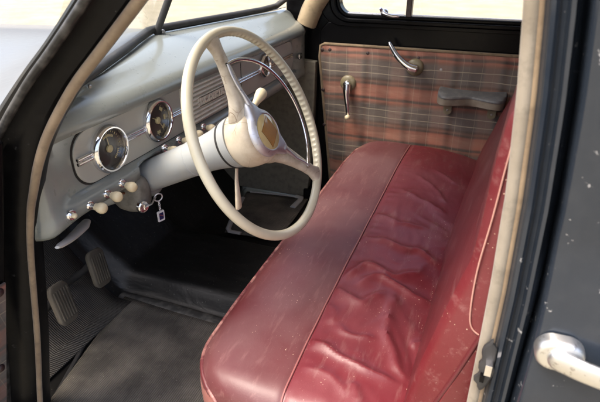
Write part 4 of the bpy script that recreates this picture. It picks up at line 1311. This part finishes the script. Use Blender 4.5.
A_, B_, C_, D_ = Vector((-0.905, 1.245, 0)), Vector((-0.830, 0.905, 0)), Vector((-0.62, 0.925, 0)), Vector((-0.63, 1.268, 0))
bm = new()
loft(bm, [[Vector((*(A_.lerp(B_, j / 12).lerp(D_.lerp(C_, j / 12), i / 12)).xy, FLOOR + 0.0125 + 0.002 * noise.noise(Vector((i * 0.7, j * 0.5, 2))))) for i in range(13)] for j in range(13)], False, False)
pm = obj('floor_mat', bm, 'mat', None, 60, solid=0.004)
pm['label'] = 'rubber mat with pale worn rim in the far footwell'
pm['category'] = 'floor mat'
bm = new()
tube(bm, [Vector((p.x, p.y, FLOOR + 0.018)) for p in (A_ + Vector((0.02, -0.005, 0)), A_.lerp(D_, 0.5), D_ + Vector((-0.03, 0, 0)))], 0.0050, 8, sy=0.6)
tube(bm, [Vector((p.x, p.y, FLOOR + 0.018)) for p in (D_ + Vector((-0.055, 0, 0)), D_ + Vector((-0.03, -0.004, 0)), D_ + Vector((-0.028, -0.03, 0)), D_.lerp(C_, 0.28) + Vector((-0.035, 0, 0)))], 0.0125, 8, sy=0.5)
tube(bm, [Vector((p.x, p.y, FLOOR + 0.018)) for p in (B_.lerp(A_, 0.8), B_.lerp(A_, 0.4), B_ + Vector((0.004, 0.02, 0)), B_ + Vector((0.02, 0.004, 0)), B_.lerp(C_, 0.3))], 0.0100, 8, sy=0.5)
obj('rim', bm, 'whitecast', pm, 60)

# key with fob hanging from the ignition lock
kr = bpy.data.objects.new('key_ring', None); COL.objects.link(kr)
KR = Vector((-0.628, 0.296, 0.762))
kr.location = KR
kr['label'] = 'small key ring with a white framed dark blue tag hanging under the column'
kr['category'] = 'key ring'
bm = new()
tube(bm, [LK + Vector((0.004, 0, 0)) - KR, LK + Vector((0.014, 0.012, 0.004)) - KR, Vector((0, -0.008, 0.006))], 0.0022, 8, sx=1.8, sy=0.6)
obj('key', bm, 'steel', kr, 50)
bm = new()
tube(bm, [Vector((0.004 * math.cos(2 * math.pi * k / 24), 0.0085 * math.cos(2 * math.pi * k / 24), 0.0085 * math.sin(2 * math.pi * k / 24))) for k in range(24)], 0.0015, 8, closed=True)
obj('ring', bm, 'dullchrome', kr, 60)
bm = new()
for k in range(4):
    zc_ = -0.012 - k * 0.0055
    ax_ = Vector((1, 0, 0)) if k % 2 else Vector((0, 1, 0))
    tube(bm, [Vector((0, 0, zc_)) + ax_ * (0.0022 * math.cos(2 * math.pi * j / 10)) + Vector((0, 0, 0.0036 * math.sin(2 * math.pi * j / 10))) for j in range(10)], 0.0008, 6, closed=True)
obj('chain', bm, 'dullchrome', kr, 60)
bm = new()
tg = lambda u, v, t: Vector((0.3 * u + t, u - 0.3 * t, v))
prism(bm, rrect(-0.0085, 0.0085, -0.058, -0.033, 0.002, 3), tg, -0.0012, 0.0012, 0)
prism(bm, rrect(-0.0052, 0.0052, -0.0535, -0.0375, 0.001, 2), tg, 0.0010, 0.0020, 1)
prism(bm, [(-0.0052, -0.0415), (0.0052, -0.0480), (0.0052, -0.0455), (-0.0052, -0.0390)], tg, 0.0018, 0.0024, 2)
obj('tag', bm, ['taggold', 'tagblue', 'tagred'], kr, 40)
